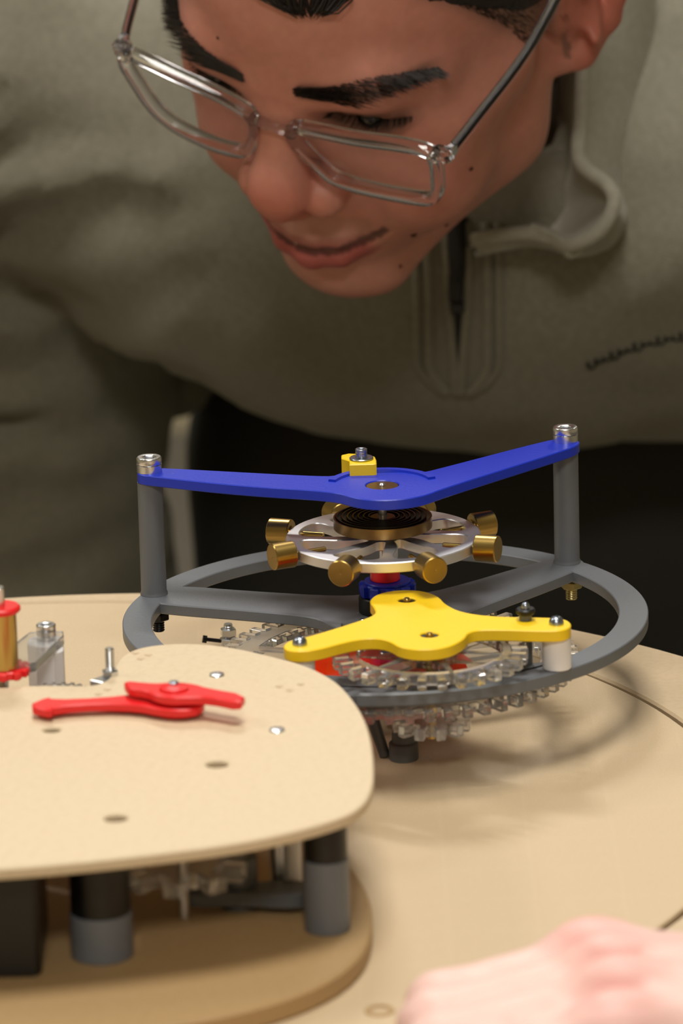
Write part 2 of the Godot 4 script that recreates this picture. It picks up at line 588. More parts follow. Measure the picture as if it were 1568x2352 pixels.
# ---------------------------------------------------------------- the movement with the balance wheel
func movement() -> void:
	var t := thing("clock_movement", "large 3D printed clock movement with grey ring frame, blue and yellow bridges", "clock movement")
	# grey ring, a little platform inside its near side, and the two arms to the middle
	var ring := part(t, "ring_frame", Sh.new().lathe([Vector2(77.0, 28), Vector2(76.7, 27.7), Vector2(76.7, 24.3), Vector2(77, 24), Vector2(86, 24), Vector2(86.3, 24.3), Vector2(86.3, 27.7), Vector2(86, 28), Vector2(77.0, 28)], 160), M.gray)
	var pad := PackedVector2Array()
	for i in 15: pad.append(Vector2.from_angle(deg_to_rad(48 + i * 5)) * 78.5)
	for i in 15: pad.append(Vector2.from_angle(deg_to_rad(118 - i * 5)) * (78.4 - 2.0 - 9.5 * minf(1.0, minf(i, 14 - i) / 2.0)))
	part(ring, "platform", Sh.new().prism(pad, [circle(13, 69.6, 2.0)], 24.6, 28.0, 0.25), M.gray)
	var rim := PackedVector2Array()
	for i in 15: rim.append(Vector2.from_angle(deg_to_rad(66 + i * 2.2)) * 87.3)
	for i in 15: rim.append(Vector2.from_angle(deg_to_rad(96.8 - i * 2.2)) * 85.6)
	part(ring, "rim_pad", Sh.new().prism(rim, [], 24.2, 28.9, 0.7), M.gray)
	var arms := chaikin(pv([-81, -30, -77.5, -35.5, -68, -38.6, -46, -30.5, -14, -21, -4, -24, 8, -22, 18, -24, 56, -58.5, 64, -60.5, 69, -54, 66, -44, 27, 0, 22, 9, 15, 17, 5, 21, -8, 20, -17, 14, -22, 1.4, -46, -8, -72, -17, -79, -22]), 2)
	part(t, "arm_plate", Sh.new().prism(arms, [circle(0, -4, 5.0)], 24.2, 28.02, 0.4), M.gray)
	part(t, "hub_block", Sh.new().prism(chaikin(pv([-22, 0, -16, 18, -10, 20.5, 4, 20, 4, 8, -10, 4])), [], 22.6, 26, 0.4).prism(circle(-12, 12.5, 2.6), [], 25.9, 29.2, 0.3), M.dark_gray)
	pan_screw(t, "hub_screw", -7.6, 28.0, 12.5, 1.5, 2.4, M.zinc)
	part(t, "centre_column", Sh.new().cyl(-1, -3, 7.6, 27.9, 33.6, 0.4), M.black)
	part(t, "blue_collar", Sh.new().prism(gear(1.0, -3.5, 9.4, 10, 1.4, 0.62, 0.2), [], 33.6, 37.8, 0.4).cyl(1.0, -3.5, 7.6, 37.7, 38.6), M.blue)
	part(t, "red_collar", Sh.new().cyl(0.3, -4, 4.9, 38.6, 42.6), M.red)
	# posts and their fixings
	for p in [Vector2(-76.7, -29.5), Vector2(62.4, -53.5)]:
		part(t, "post", Sh.new().lathe([Vector2(0, 27.9), Vector2(4.6, 27.9), Vector2(4.6, 28.6), Vector2(4.28, 29.3), Vector2(4.22, 66.9), Vector2(0, 66.9)], 48, Transform3D(Basis.IDENTITY, Vector3(p.x, 0, p.y))), M.gray)
		var sc := cap_screw(t, "cap_screw", p.x, 70.5, p.y, 4.2, 5.1, M.steel)
		part(sc, "thread_end", threaded(p.x + 1.2, p.y + 1.5, 2.0, 15.5, 24.1), M.dark_steel if p.x < 0 else M.zinc_gold)
		part(sc, "nut", hex_nut(p.x + 1.2, 19.4, p.y + 1.5, 3.7, 2.6, Sh.new()), M.dark_steel if p.x < 0 else M.zinc_gold)
	# blue upper bridge
	var bl := chaikin(pv([-81, -30, -79.5, -34.2, -73, -33.6, -45, -25.2, -19, -17.6, -14.5, -18.6, -9, -19.8, 0, -20.5, 9, -20, 14, -19.6, 19, -23.5, 57, -56, 63.5, -58.2, 67.4, -54, 66.4, -48.2, 61, -41.5, 20, 0.5, 14, 8.5, 6.5, 12.6, -2, 13.2, -9, 9.6, -16, 0.8, -45, -8.1, -75, -22.8, -80.4, -26]), 2)
	var bridge := part(t, "upper_bridge", Sh.new().prism(bl, [circle(0.1, -5.6, 5.45, 36)], 67.0, 70.5, 0.3), M.blue)
	var arc := []
	for i in 19:
		var a := deg_to_rad(198 + i * 8.0)
		arc.append(Vector3(0.1 + 17.2 * cos(a), 70.7, -5.6 + 17.2 * sin(a)))
	part(bridge, "rim", Sh.new().sweep(arc, pv([-1.6, -1.2, 1.6, -1.2, 1.2, 0.55, -1.2, 0.55]), [Vector3.UP], false), M.blue)
	var jewel := part(t, "pivot_bearing", Sh.new().cyl(0.1, -5.6, 5.4, 67.2, 70.2, 0.2, 40), M.bronze)
	part(jewel, "pivot", Sh.new().lathe([Vector2(0, 69), Vector2(1.1, 69), Vector2(1.05, 70.6), Vector2(0.6, 71.1), Vector2(0, 71.2)], 20, Transform3D(Basis.IDENTITY, Vector3(0.1, 0, -5.6))), M.steel)
	# yellow block that clamps the end of the hairspring
	var st := part(t, "spring_clamp", Sh.new().prism(pv([-10.4, -17.2, -10.4, -22, -13.0, -25.5, -13.0, -29.5, -10.6, -31.2, -6.4, -30.2, -1.9, -26.5, -1.5, -22.4, -1.5, -17.8, -2.6, -17.2]), [], 65.8, 74.4, 0.3), M.yellow)
	part(st, "washer", Sh.new().pipe(-6.4, -23.6, 1.2, 4.0, 74.4, 75.1), M.zinc)
	cap_screw(st, "screw", -6.4, 75.1, -23.6, 1.95, 2.9, M.zinc)
	# yellow lower bridge on two white standoffs
	var yl := chaikin(pv([-33.0, 77.5, -31.0, 72.6, -26.5, 70.5, -10.5, 55.5, -3.4, 47.5, -3.6, 40, -5.6, 32, -2.6, 24.5, 4, 21, 12, 22.2, 17.2, 29, 19, 38, 24, 47.5, 34, 53, 50, 55.2, 56.5, 57.2, 58.6, 63, 56.6, 69.0, 51, 70.2, 31, 66.2, 25.4, 68.5, 24, 76, 18.5, 84.5, 10, 86.3, 3.5, 82.6, 0.6, 75.5, -4, 72, -11, 73.8, -22.5, 83.2, -28.5, 84.2, -32, 82]), 2)
	var yb := part(t, "lower_bridge", Sh.new().prism(yl, [circle(6.8, 32.3, 2.9), circle(13.2, 70.4, 2.9)], 38.7, 42.5, 0.35), M.yellow)
	for p in [Vector2(6.8, 32.3), Vector2(13.2, 70.4)]:
		var bush := part(yb, "pivot_bush", Sh.new().pipe(p.x, p.y, 1.3, 2.85, 39.2, 42.0), M.black)
		part(bush, "pivot", Sh.new().lathe([Vector2(0, 39), Vector2(1.3, 39), Vector2(1.25, 42.6), Vector2(0.8, 43.2), Vector2(0, 43.3)], 18, Transform3D(Basis.IDENTITY, Vector3(p.x, 0, p.y))), M.brass)
	for p in [Vector2(53.5, 62.8), Vector2(-27.6, 77.2)]:
		part(t, "standoff", Sh.new().cyl(p.x, p.y, 4.6, 28.0, 38.7, 0.3, 40), M.white)
		pan_screw(t, "bridge_screw", p.x, 42.5, p.y, 2.4, 2.6, M.zinc)
	# rod with a black cap beside the right standoff
	var rod := part(t, "stud_post", Sh.new().cyl(44.0, 57.5, 2.0, 28.0, 44.6, 0.2), M.dark_gray)
	part(rod, "cap", Sh.new().cyl(44.0, 57.5, 3.1, 44.6, 46.4, 0.4), M.black)
	pan_screw(rod, "screw", 44.0, 46.4, 57.5, 1.4, 2.0, M.zinc)
	# feet under the middle
	for q in [Vector3(4.4, 54.0, 10.4), Vector3(-11, -8, 24.1), Vector3(13, -10, 24.1)]:
		var leg := part(t, "foot_post", Sh.new().lathe([Vector2(0, -3.95), Vector2(4.6, -3.95), Vector2(4.6, 1.5), Vector2(3.7, 1.9), Vector2(3.5, q.z), Vector2(0, q.z)], 40, Transform3D(Basis.IDENTITY, Vector3(q.x, 0, q.y))), M.dark_gray)
		part(leg, "shoe", Sh.new().pipe(q.x, q.y, 4.4, 4.75, -3.95, 1.3, 0.1), M.dark_gray)
	part(t, "foot_bar", Sh.new().prism(chaikin(pv([-14, -10, -7, -12, 8.0, 52, 4.4, 57.0, 0.8, 54])), [], 7.4, 10.4, 0.3), M.dark_gray)
	part(t, "strut", Sh.new().tube([Vector3(-6.5, 13.0, 50), Vector3(-1.6, -3.6, 52)], [2.2, 1.8], 10), M.dark_gray)
	# stud with two nuts at the far left, and the lever under the yellow bridge
	var stud := part(t, "arbor_stud", threaded(-53.0, -57.0, 1.6, -3.9, 8.4), M.steel)
	part(stud, "nut", hex_nut(-53.0, 0.2, -57.0, 3.2, 3.2, Sh.new()), M.steel)
	part(stud, "nut", hex_nut(-53.0, 4.0, -57.0, 2.8, 2.8, Sh.new()), M.steel)
	part(stud, "set_screw", Sh.new().tube([Vector3(-55, 2.2, -57), Vector3(-61.0, 3.2, -56.5)], [0.7], 8).tube([Vector3(-60.4, 3.1, -56.5), Vector3(-61.8, 3.4, -56.4)], [1.3], 10), M.dark_steel)
	part(t, "lever", Sh.new().prism(pv([-42, -24, -40, -27, -14, -8, 4, 20, 0, 24, -18, -3]), [], 2.0, 6.0, 0.4).cyl(-2, 20, 3.2, 0, 12), M.dark_gray)

func wheels() -> void:
	# balance wheel: silver rim with petal openings, eight brass weights screwed in round it
	var c := Vector3(0, 0, -5.0)
	var w := thing("balance_wheel", "silver balance wheel with brass weights around its rim under the blue bridge", "balance wheel", c)
	var holes := []
	for i in 8:
		var a0 := deg_to_rad(21.0 + i * 45.0)
		var o := PackedVector2Array()
		var tip := a0 - 0.42
		for q in [[7.0, tip - 0.10], [11.0, tip + 0.02], [16.0, a0 - 0.36], [21.0, a0 - 0.34], [25.0, a0 - 0.33], [28.0, a0 - 0.26], [28.8, a0], [28.0, a0 + 0.27], [25.0, a0 + 0.31], [20.0, a0 + 0.24], [15.0, a0 + 0.10], [10.5, tip + 0.42], [7.2, tip + 0.36]]:
			o.append(Vector2.from_angle(q[1]) * q[0] + Vector2(0, -5.0))
		holes.append(chaikin(o, 2))
	holes.append(circle(0, -5, 1.6, 16))
	part(w, "rim", Sh.new().prism(circle(0, -5, 32.0, 120), holes, 50.0, 53.5, 0.3), M.alu)
	part(w, "arbor", Sh.new().lathe([Vector2(0, 42.6), Vector2(1.4, 42.6), Vector2(1.4, 49), Vector2(3.4, 49.2), Vector2(3.4, 54.4), Vector2(2.4, 54.6), Vector2(2.4, 57.0), Vector2(1.5, 57.2), Vector2(1.5, 66), Vector2(0.8, 67), Vector2(0, 67)], 24, Transform3D(Basis.IDENTITY, c)), M.steel)
	for i in 8:
		var a := deg_to_rad(21.0 + i * 45.0)
		var xf := Transform3D(Basis(Vector3.UP, -a) * Basis(Vector3.FORWARD, PI / 2), Vector3(0, 51.8, -5.0))   # its y runs outwards
		var s := Sh.new().lathe([Vector2(0, 32.3), Vector2(4.1, 32.3), Vector2(4.4, 32.6), Vector2(4.4, 39.6), Vector2(4.1, 39.9), Vector2(0.5, 39.9), Vector2(0, 39.6)], 32, xf)
		s.lathe([Vector2(0, 31.8), Vector2(2.3, 31.8), Vector2(2.3, 33.4), Vector2(0, 33.4)], 20, xf)
		var b := part(w, "weight", s, M.brass)
		part(b, "threaded_pin", Sh.new().lathe([Vector2(0, 20.8), Vector2(0.7, 20.8), Vector2(0.85, 21.1), Vector2(0.85, 32.0), Vector2(0, 32.0)], 12, xf), M.brass)
	# hairspring: a flat spiral of thin strip over the wheel
	var sp := []
	for i in 241:
		var u := i / 240.0
		var a := u * TAU * 6.5 + 1.9
		var r := 4.2 + 11.4 * u
		sp.append(Vector3(r * cos(a), 58.6, -5.0 + r * sin(a)))
	var hs := part(w, "hairspring", Sh.new().sweep(sp, pv([-0.22, -1.7, 0.22, -1.7, 0.22, 1.7, -0.22, 1.7]), [Vector3.UP], false), M.spring)
	var rr := []
	for i in 60: rr.append(Vector3(15.9 * cos(TAU * i / 60), 58.2, -5.0 + 15.9 * sin(TAU * i / 60)))
	part(hs, "outer_band", Sh.new().sweep(rr, pv([-0.3, -1.75, 0.3, -1.75, 0.3, 1.75, -0.3, 1.75]), [Vector3.UP]), M.bronze)
	part(hs, "collet", Sh.new().pipe(0, -5, 1.5, 4.2, 57, 60), M.bronze)

	# clear gear over the ring, on a brass arbor that carries the small pinion
	var g := thing("gear", "clear acrylic spoked gear under the yellow bridge on a brass arbor", "gear", Vector3(13.2, 0, 69.6))
	var cut := []
	for i in 6:
		var o := PackedVector2Array()
		for q in [[8.6, 0.22], [8.6, 0.50], [8.6, 0.78], [14, 0.90], [23.0, 0.97], [23.0, 0.80], [23.0, 0.65], [23.0, 0.5], [23.0, 0.35], [23.0, 0.18], [23.0, 0.03], [14, 0.09]]:
			o.append(Vector2.from_angle((i + q[1]) * TAU / 6 + 0.25) * q[0] + Vector2(13.2, 69.6))
		cut.append(o)
	cut.append(circle(13.2, 69.6, 1.6, 16))
	part(g, "toothed_wheel", Sh.new().prism(gear(13.2, 69.6, 31.0, 30, 5.0, 0.52), cut, 33.6, 37.3, 0.3), M.acrylic)
	part(g, "boss", Sh.new().pipe(13.2, 69.6, 1.6, 6.2, 37.3, 38.5, 0.3), M.acrylic_brown)
	part(g, "arbor", Sh.new().lathe([Vector2(0, 8.0), Vector2(1.5, 8.0), Vector2(1.5, 38.6), Vector2(1.2, 38.9), Vector2(1.2, 42), Vector2(0, 42)], 20, Transform3D(Basis.IDENTITY, Vector3(13.2, 0, 69.6))), M.brass)
	part(g, "pinion", Sh.new().prism(gear(13.2, 69.6, 12.4, 11, 4.2, 0.52, 0.2), [circle(13.2, 69.6, 1.55, 14)], 10.8, 14.8, 0.3), M.acrylic_frost)
	# the big clear wheel below the ring, with a translucent orange disc on it
	var bg := thing("gear", "largest clear acrylic gear, with an orange disc on it, lying below the grey ring", "gear", Vector3(3.0, 0, 31.0))
	cut = [circle(3, 31, 2.1, 18)]
	for i in 5:
		var o := PackedVector2Array()
		for q in [[16.0, 0.16], [16.0, 0.5], [16.0, 0.84], [30, 0.92], [47.0, 0.95], [47.0, 0.80], [47.0, 0.65], [47.0, 0.5], [47.0, 0.35], [47.0, 0.20], [47.0, 0.05], [30, 0.08]]:
			o.append(Vector2.from_angle((i + q[1]) * TAU / 5 + 0.9) * q[0] + Vector2(3, 31))
		cut.append(o)
	part(bg, "toothed_wheel", Sh.new().prism(gear(3, 31, 59.0, 58, 4.6, 0.5), cut, 19.4, 23.0, 0.25), M.acrylic)
	part(bg, "orange_disc", Sh.new().prism(circle(-1, 47.5, 26.5, 72), [circle(3, 31, 2.1, 18)], 23.1, 24.0, 0.25), M.acrylic_orange)
	part(bg, "arbor", Sh.new().cyl(3, 31, 2.0, -3.9, 25.0, 0.2), M.steel)

# ---------------------------------------------------------------- table
func table() -> void:
	var t := thing("wooden_table", "round light wooden table top with a thin dark groove circling its middle disc", "table")
	var groove := Vector2(-118.3, 110)
	part(t, "surround", Sh.new().prism(circle(-100, 143, 267, 140), [circle(groove.x, groove.y, 226.0, 140)], -18, 0, 0.8), M.surround)
	part(t, "inner_disc", Sh.new().prism(circle(groove.x, groove.y, 223.9, 140), [], -18, -0.05, 0.5), M.board)
	part(t, "underboard", Sh.new().prism(circle(-100, 143, 262, 90), [], -30, -18, 0.5), M.surround)
	part(t, "pedestal", Sh.new().lathe([Vector2(0, 30 - TY), Vector2(45, 30 - TY), Vector2(40, -200), Vector2(70, -60), Vector2(110, -30), Vector2(0, -30)], 40, Transform3D(Basis.IDENTITY, Vector3(-100, 0, 143))), M.surround)
	part(t, "pedestal_foot", Sh.new().lathe([Vector2(0, -TY), Vector2(230, -TY), Vector2(230, 20 - TY), Vector2(60, 40 - TY), Vector2(0, 40 - TY)], 48, Transform3D(Basis.IDENTITY, Vector3(-100, 0, 143))), M.surround)
	# a plugged hole beside the hand
	part(t, "plug", Sh.new().pipe(-6.5, 283, 2.7, 4.2, -1.0, 0.5, 0.3), M.base_wood)

# ---------------------------------------------------------------- the nearer clock, with the wooden plate
func stand() -> void:
	var t := thing("wooden_clock", "blurred foreground clock with pale wooden plate on grey and black posts", "clock")
	var bo := PackedVector2Array()
	for q in [[-40, 142], [-17, 168], [-9, 200], [-7.0, 232], [-12, 262], [-27, 285], [-50, 301], [-80, 311], [-115, 315], [-150, 311], [-180, 301], [-203, 285], [-218, 262], [-223, 232], [-221, 200], [-213, 168], [-190, 142], [-150, 126], [-115, 121], [-80, 126]]: bo.append(Vector2(q[0], q[1]))
	part(t, "base", Sh.new().prism(chaikin(bo), [], 0.0, 6.5, 0.8), M.base_wood)
	var po := chaikin(pv([-119, 119.5, -108.5, 117.8, -100, 118.6, -91.5, 120, -87.4, 116.5, -85.2, 109, -84.6, 98, -82.4, 88.5, -77, 81.5, -67, 78.6, -56, 80.5, -46, 86.4, -36, 95, -25.5, 105, -17, 120, -12.5, 135, -8.6, 155, -6.6, 175, -5.9, 200, -6.4, 222, -9.5, 238, -16, 248, -32, 259.8, -47, 267, -62, 271.6, -84, 277.5, -110, 282.2, -140, 284, -170, 279, -196, 268, -214, 250, -222, 222, -222, 190, -218, 155, -206, 125, -186, 95, -165, 82, -152, 90, -146, 108, -136, 119]), 2)
	var holes := []
	for q in [[-51.6, 197.3, 3.3], [-79.6, 242.3, 3.3], [-101.4, 161.5, 2.6], [-78.7, 87.9, 0.9], [-76.9, 93.9, 0.9], [-74.6, 90.2, 0.9], [-33.8, 125.5, 0.9], [-30.5, 129.5, 0.9], [-27.2, 123.9, 0.9], [-86.2, 124, 0.9], [-88.8, 128.4, 0.9]]: holes.append(circle(q[0], q[1], q[2], 16))
	var plate := part(t, "plate", Sh.new().prism(po, holes, 41.0, 44.5, 0.5), M.plate)
	for q in [Vector2(-53.0, 112.5), Vector2(-34.3, 167.6)]:
		part(plate, "screw", Sh.new().lathe([Vector2(0, 44.4), Vector2(2.5, 44.4), Vector2(2.2, 45.0), Vector2(1.0, 45.3), Vector2(0, 44.9)], 24, Transform3D(Basis.IDENTITY, Vector3(q.x, 0, q.y))), M.steel)
	# posts: grey below, black above
	for q in [[-20.6, 234.5, 6.6, 28.2], [-84.5, 250.5, 8.9, 19.8], [-200, 240, 7.0, 24.0], [-160, 130, 6.6, 24.0], [-60, 150, 6.0, 24.0]]:
		var p := part(t, "post", Sh.new().cyl(q[0], q[1], q[2], 6.5, q[3], 0.3, 40), M.gray)
		part(p, "black_sleeve", Sh.new().cyl(q[0], q[1], q[2] - 0.3, q[3], 41.0, 0.2, 40), M.black)
	part(t, "motor_box", Sh.new().box(Vector3(-128, 22.5, 246), Vector3(54, 32, 44), 1.5), M.black)
	var rod := part(t, "steel_rod", Sh.new().cyl(-34.5, 207, 2.6, 10, 41.0, 0.2), M.steel)
	part(rod, "sleeve", Sh.new().cyl(-30.0, 208.5, 2.2, 6.5, 41.0, 0.2), M.white)
	part(t, "lever", Sh.new().prism(chaikin(pv([-62, 222, -60, 216, -40, 212, -26, 212, -22, 220, -30, 226, -46, 221])), [], 9, 13.5, 0.5).cyl(-46, 214, 5.4, 6.5, 22), M.dark_gray)
	# escapement corner behind the notch: brass barrel, clear arms on a white post, stud
	var s := part(t, "standoff", Sh.new().prism(chaikin(pv([-112.2, 80, -101.2, 80, -101.2, 92, -112.2, 92]), 1), [], 6.4, 46.5, 0.4), M.white)
	cap_screw(s, "screw", -106.4, 49.8, 85.2, 3.05, 4.2, M.steel)
	var ca := part(t, "clear_arm", Sh.new().prism(pv([-112, 79.5, -101.4, 79.5, -101, 84, -108.5, 111, -117, 116, -123, 110]), [circle(-106.4, 85.2, 1.6, 14)], 46.6, 49.8, 0.3), M.acrylic)
	part(ca, "ratchet_arm", Sh.new().prism(gear(-102, 115, 10.5, 22, 1.6, 0.5), [circle(-102, 115, 2.0, 14)], 38.2, 41.2, 0.2), M.acrylic)
	part(t, "stud_plate", Sh.new().prism(pv([-92, 112, -88.5, 108, -83.5, 106.5, -83.5, 111, -88, 115]), [], 41.6, 44.0, 0.3), M.steel)
	var stud := part(t, "stud", threaded(-85.8, 109.4, 1.45, 41, 53.2), M.steel)
	part(stud, "nut", hex_nut(-85.8, 44.0, 109.4, 2.6, 2.2, Sh.new()), M.steel)

	var b := thing("brass_barrel", "upright brass barrel between red collars at the left edge, in front of the white post", "barrel", Vector3(-118.6, 0, 112))
	part(b, "tube", Sh.new().cyl(-118.6, 112, 4.9, 48.6, 66.5, 0.2, 40), M.brass)
	part(b, "collar", Sh.new().cyl(-118.6, 112, 6.3, 66.5, 68.6, 0.6, 40), M.red)
	part(b, "collar", Sh.new().prism(gear(-117.4, 112, 7.0, 9, 1.2, 0.6, 0.3), [], 46.0, 48.6, 0.5), M.red)
	part(b, "shaft", Sh.new().cyl(-118.9, 112, 1.9, 6.5, 74.5, 0.3), M.steel)

	var h := thing("clock_hand", "red clock hand with arrow tip lying on the pale wooden plate in the foreground", "clock hand", Vector3(-64.5, 44.5, 150))
	var low := chaikin(pv([-109.5, 149.6, -103.0, 141.2, -101.6, 144.6, -87, 144.0, -76, 141.0, -68, 139.5, -60, 142.5, -55.6, 150, -57, 156.5, -63, 158.6, -70, 156.2, -76, 151.6, -87, 149.4, -101.2, 151.4, -101.6, 155.8]), 1)
	part(h, "minute_blade", Sh.new().prism(low, [], 45.9, 48.6, 0.5), M.red)
	part(h, "hour_blade", Sh.new().prism(chaikin(pv([-80.6, 139.5, -79.2, 147.0, -73.2, 150, -71, 154, -66, 157.6, -60, 157.4, -54.6, 157.6, -45.2, 164.8, -43.2, 156.5, -55, 149.0, -58.5, 145, -64, 142.4, -70, 143.2, -73, 142.6]), 1), [], 49.6, 52.4, 0.5), M.red)
	part(h, "hub", Sh.new().lathe([Vector2(0, 44.5), Vector2(4.6, 44.5), Vector2(4.6, 52.3), Vector2(4.2, 53.2), Vector2(1.6, 54.2), Vector2(0, 54.2)], 32, Transform3D(Basis.IDENTITY, Vector3(-65, 0, 150))), M.red)
	part(h, "screw", Sh.new().cyl(-65, 150, 1.5, 54.0, 55.0, 0.3), M.zinc)

	var g := thing("gear", "clear gear with few thick teeth in the dark gap below the pale wooden plate", "gear", Vector3(-62, 0, 222))
	part(g, "toothed_wheel", Sh.new().prism(gear(-62, 222, 19.0, 9, 7.0, 0.55, 0.28), [circle(-62, 222, 2.0, 14)], 19.0, 24.0, 0.5), M.acrylic_frost)
	part(g, "arbor", Sh.new().cyl(-62, 222, 1.95, 6.5, 41.0, 0.2), M.steel)

# ---------------------------------------------------------------- room and light
func room() -> void:
	struct("floor", Sh.new().box(Vector3(0, -TY - 50, 0), Vector3(6200, 100, 7200), 1.0), M.floor)
	struct("ceiling", Sh.new().box(Vector3(0, 2700 - TY + 50, 0), Vector3(6200, 100, 7200), 1.0), M.ceiling)
	struct("wall_back", Sh.new().box(Vector3(0, 1350 - TY, -3550), Vector3(6200, 2700, 100), 1.0), M.wall)
	struct("wall_front", Sh.new().box(Vector3(0, 1350 - TY, 3550), Vector3(6200, 2700, 100), 1.0), M.wall)
	struct("wall_left", Sh.new().box(Vector3(-3050, 1350 - TY, 0), Vector3(100, 2700, 7000), 1.0), M.wall)
	struct("wall_right", Sh.new().box(Vector3(3050, 1350 - TY, 0), Vector3(100, 2700, 7000), 1.0), M.wall)

func lamp(x: float, z: float, size: Vector2, turn: float, energy: float, label: String) -> void:
	var h := 2700.0 - TY
	var t := thing("ceiling_lamp", label, "lamp", Vector3(x, h, z), "ceiling lamps")
	var b := Basis(Vector3.UP, turn)
	part(t, "housing", Sh.new().box(Vector3(x, h - 8, z), Vector3(size.x + 40, 16, size.y + 40), 1.0, b), M.fitting)
	part(t, "diffuser", Sh.new().box(Vector3(x, h - 19, z), Vector3(size.x, 6, size.y), 1.0, b), M.lamp)
	var l := AreaLight3D.new()
	l.name = "light"
	l.area_size = size * MM
	l.area_normalize_energy = true
	l.light_color = Color(1.0, 0.982, 0.945)
	l.light_energy = energy
	l.area_range = 12.0
	l.shadow_enabled = true
	l.position = Vector3(0, -0.026, 0)
	l.basis = b * Basis(Vector3.RIGHT, -PI / 2)
	t.add_child(l)

# ---------------------------------------------------------------- the person who leans over the table
# head millimetres: x to the wearer's left, y up, z forward; turned and set down over the far edge of the table
var HEAD := Transform3D(Basis.from_euler(Vector3(deg_to_rad(34.8445), deg_to_rad(-35.4381), deg_to_rad(-12.24))).scaled(Vector3.ONE * 0.94), Vector3(10.75, 196.57, -257.51))

func head_field() -> Field:
	var f := Field.new()
	f.ell(Vector3(0, 38, -8), Vector3(75, 78, 100), 4.0)                     # skull
	f.ell(Vector3(0, -18, 22), Vector3(61.5, 68, 65), 22.0)                    # face
	for s in [1.0, -1.0]:
		f.chain([Vector3(50 * s, -38, 6), Vector3(46 * s, -60, 17), Vector3(15 * s, -89, 70)], [13.5, 13.0, 13.0], 20.0)   # jaw
		f.cap(Vector3(46 * s, -8, 56), Vector3(58 * s, -4, 28), 17.0, 12.0, 18.0)     # cheekbone
		f.ell(Vector3(36 * s, -40, 58), Vector3(24, 25, 26), 18.0)
	f.ell(Vector3(0, -88, 76), Vector3(21, 15, 17), 14.0)                    # chin
	f.ell(Vector3(0, -59, 70), Vector3(32, 24, 25.5), 14.0)                  # mouth
	for s in [1.0, -1.0]:
		f.chain([Vector3(9 * s, 21, 80), Vector3(32 * s, 27, 76.5), Vector3(49 * s, 22, 60)], [9.0, 8.0, 6.0], 17.0)          # brow
		f.ell(Vector3(30 * s, 7, 97), Vector3(17, 11.5, 16), 8.0, true)        # eye socket
	f.chain([Vector3(0, 18, 82), Vector3(0, 8, 88), Vector3(0, -12, 101)], [8.5, 8.0, 10.0], 10.0)      # nose
	f.ell(Vector3(0, -19, 103), Vector3(13, 12, 12), 6.0)
	for s in [1.0, -1.0]:
		f.ell(Vector3(14.5 * s, -26, 93), Vector3(8.8, 9.5, 11.5), 3.2)
	f.cap(Vector3(0, -27, 106), Vector3(0, -40, 95), 5.5, 5.0, 5.0)
	for s in [1.0, -1.0]:
		f.ell(Vector3(8.0 * s, -38, 97.5), Vector3(3.4, 3.5, 5.5), 2.0, true)
		f.cap(Vector3(24.5 * s, -22, 91), Vector3(31 * s, -48, 88), 1.2, 0.8, 6.0, true)      # fold beside the nose
		f.ell(Vector3(31 * s, 8.5, 67), Vector3(14.5, 12.5, 13.2), 3.0)      # eyeball under its lids
		f.chain([Vector3(17.5 * s, 9, 79.5), Vector3(25 * s, 13.5, 81), Vector3(33 * s, 14.5, 80.5), Vector3(41 * s, 13, 77), Vector3(47.5 * s, 8.5, 71)], [1.2, 2.2, 2.3, 2.0, 1.2], 2.5)   # upper lid
		f.chain([Vector3(17.5 * s, 7.5, 79), Vector3(25 * s, 3, 79.5), Vector3(33 * s, 1.5, 79), Vector3(41 * s, 3, 76), Vector3(47.5 * s, 7, 71)], [1.2, 1.8, 1.8, 1.8, 1.2], 3.5)        # lower lid
	f.ell(Vector3(0, -77.5, 102), Vector3(17, 6, 10), 7.0, true)             # hollow under the lip
	f.chain([Vector3(-28, -56, 83), Vector3(-14, -57.5, 92), Vector3(-4, -56.5, 94.5), Vector3(4, -56.5, 94.5), Vector3(14, -57.5, 92), Vector3(28, -56, 83)], [1.2, 2.6, 3.2, 3.2, 2.6, 1.2], 4.0)
	f.chain([Vector3(-25, -59, 84), Vector3(-12, -65.5, 92), Vector3(0, -67.5, 94.5), Vector3(12, -65.5, 92), Vector3(25, -59, 84)], [2.0, 4.6, 5.4, 4.6, 2.0], 4.0)
	f.chain([Vector3(-31, -54, 83.5), Vector3(-15, -60.3, 96), Vector3(0, -61.6, 99.5), Vector3(15, -60.3, 96), Vector3(31, -54, 83.5)], [1.2, 1.6, 1.9, 1.6, 1.2], 1.6, true)
	for s in [1.0, -1.0]:                                                    # ears
		f.ell(Vector3(77 * s, 1, -14), Vector3(4.5, 28, 17), 5.0, false, Basis(Vector3.UP, 0.62 * s) * Basis(Vector3.RIGHT, -0.15))
		f.chain([Vector3(66 * s, -32, -3), Vector3(72 * s, -32, -9), Vector3(81 * s, -20, -19), Vector3(88 * s, -1, -26), Vector3(89.5 * s, 17, -26), Vector3(86 * s, 30, -19), Vector3(78 * s, 32, -7), Vector3(71 * s, 21, 1)], [7.0, 7.0, 5.2, 4.4, 4.2, 4.2, 4.0, 3.0], 4.0)
		f.ell(Vector3(73 * s, 0, -12), Vector3(8, 22, 13), 4.0)
		f.ell(Vector3(86 * s, -1, -4), Vector3(7, 12.5, 10), 3.0, true)
		f.ell(Vector3(71 * s, -5, 2), Vector3(4, 7, 4), 4.0)
		f.ell(Vector3(62 * s, -20, -5), Vector3(11, 15, 9), 5.0)
	f.chain([Vector3(0, -25, -45), Vector3(-12, -88, -98), Vector3(-32, -125, -145)], [44.0, 45.0, 50.0], 8.0)     # neck
	return f

func soft(a: float, b: float, x: float) -> float:
	return smoothstep(a, b, x)

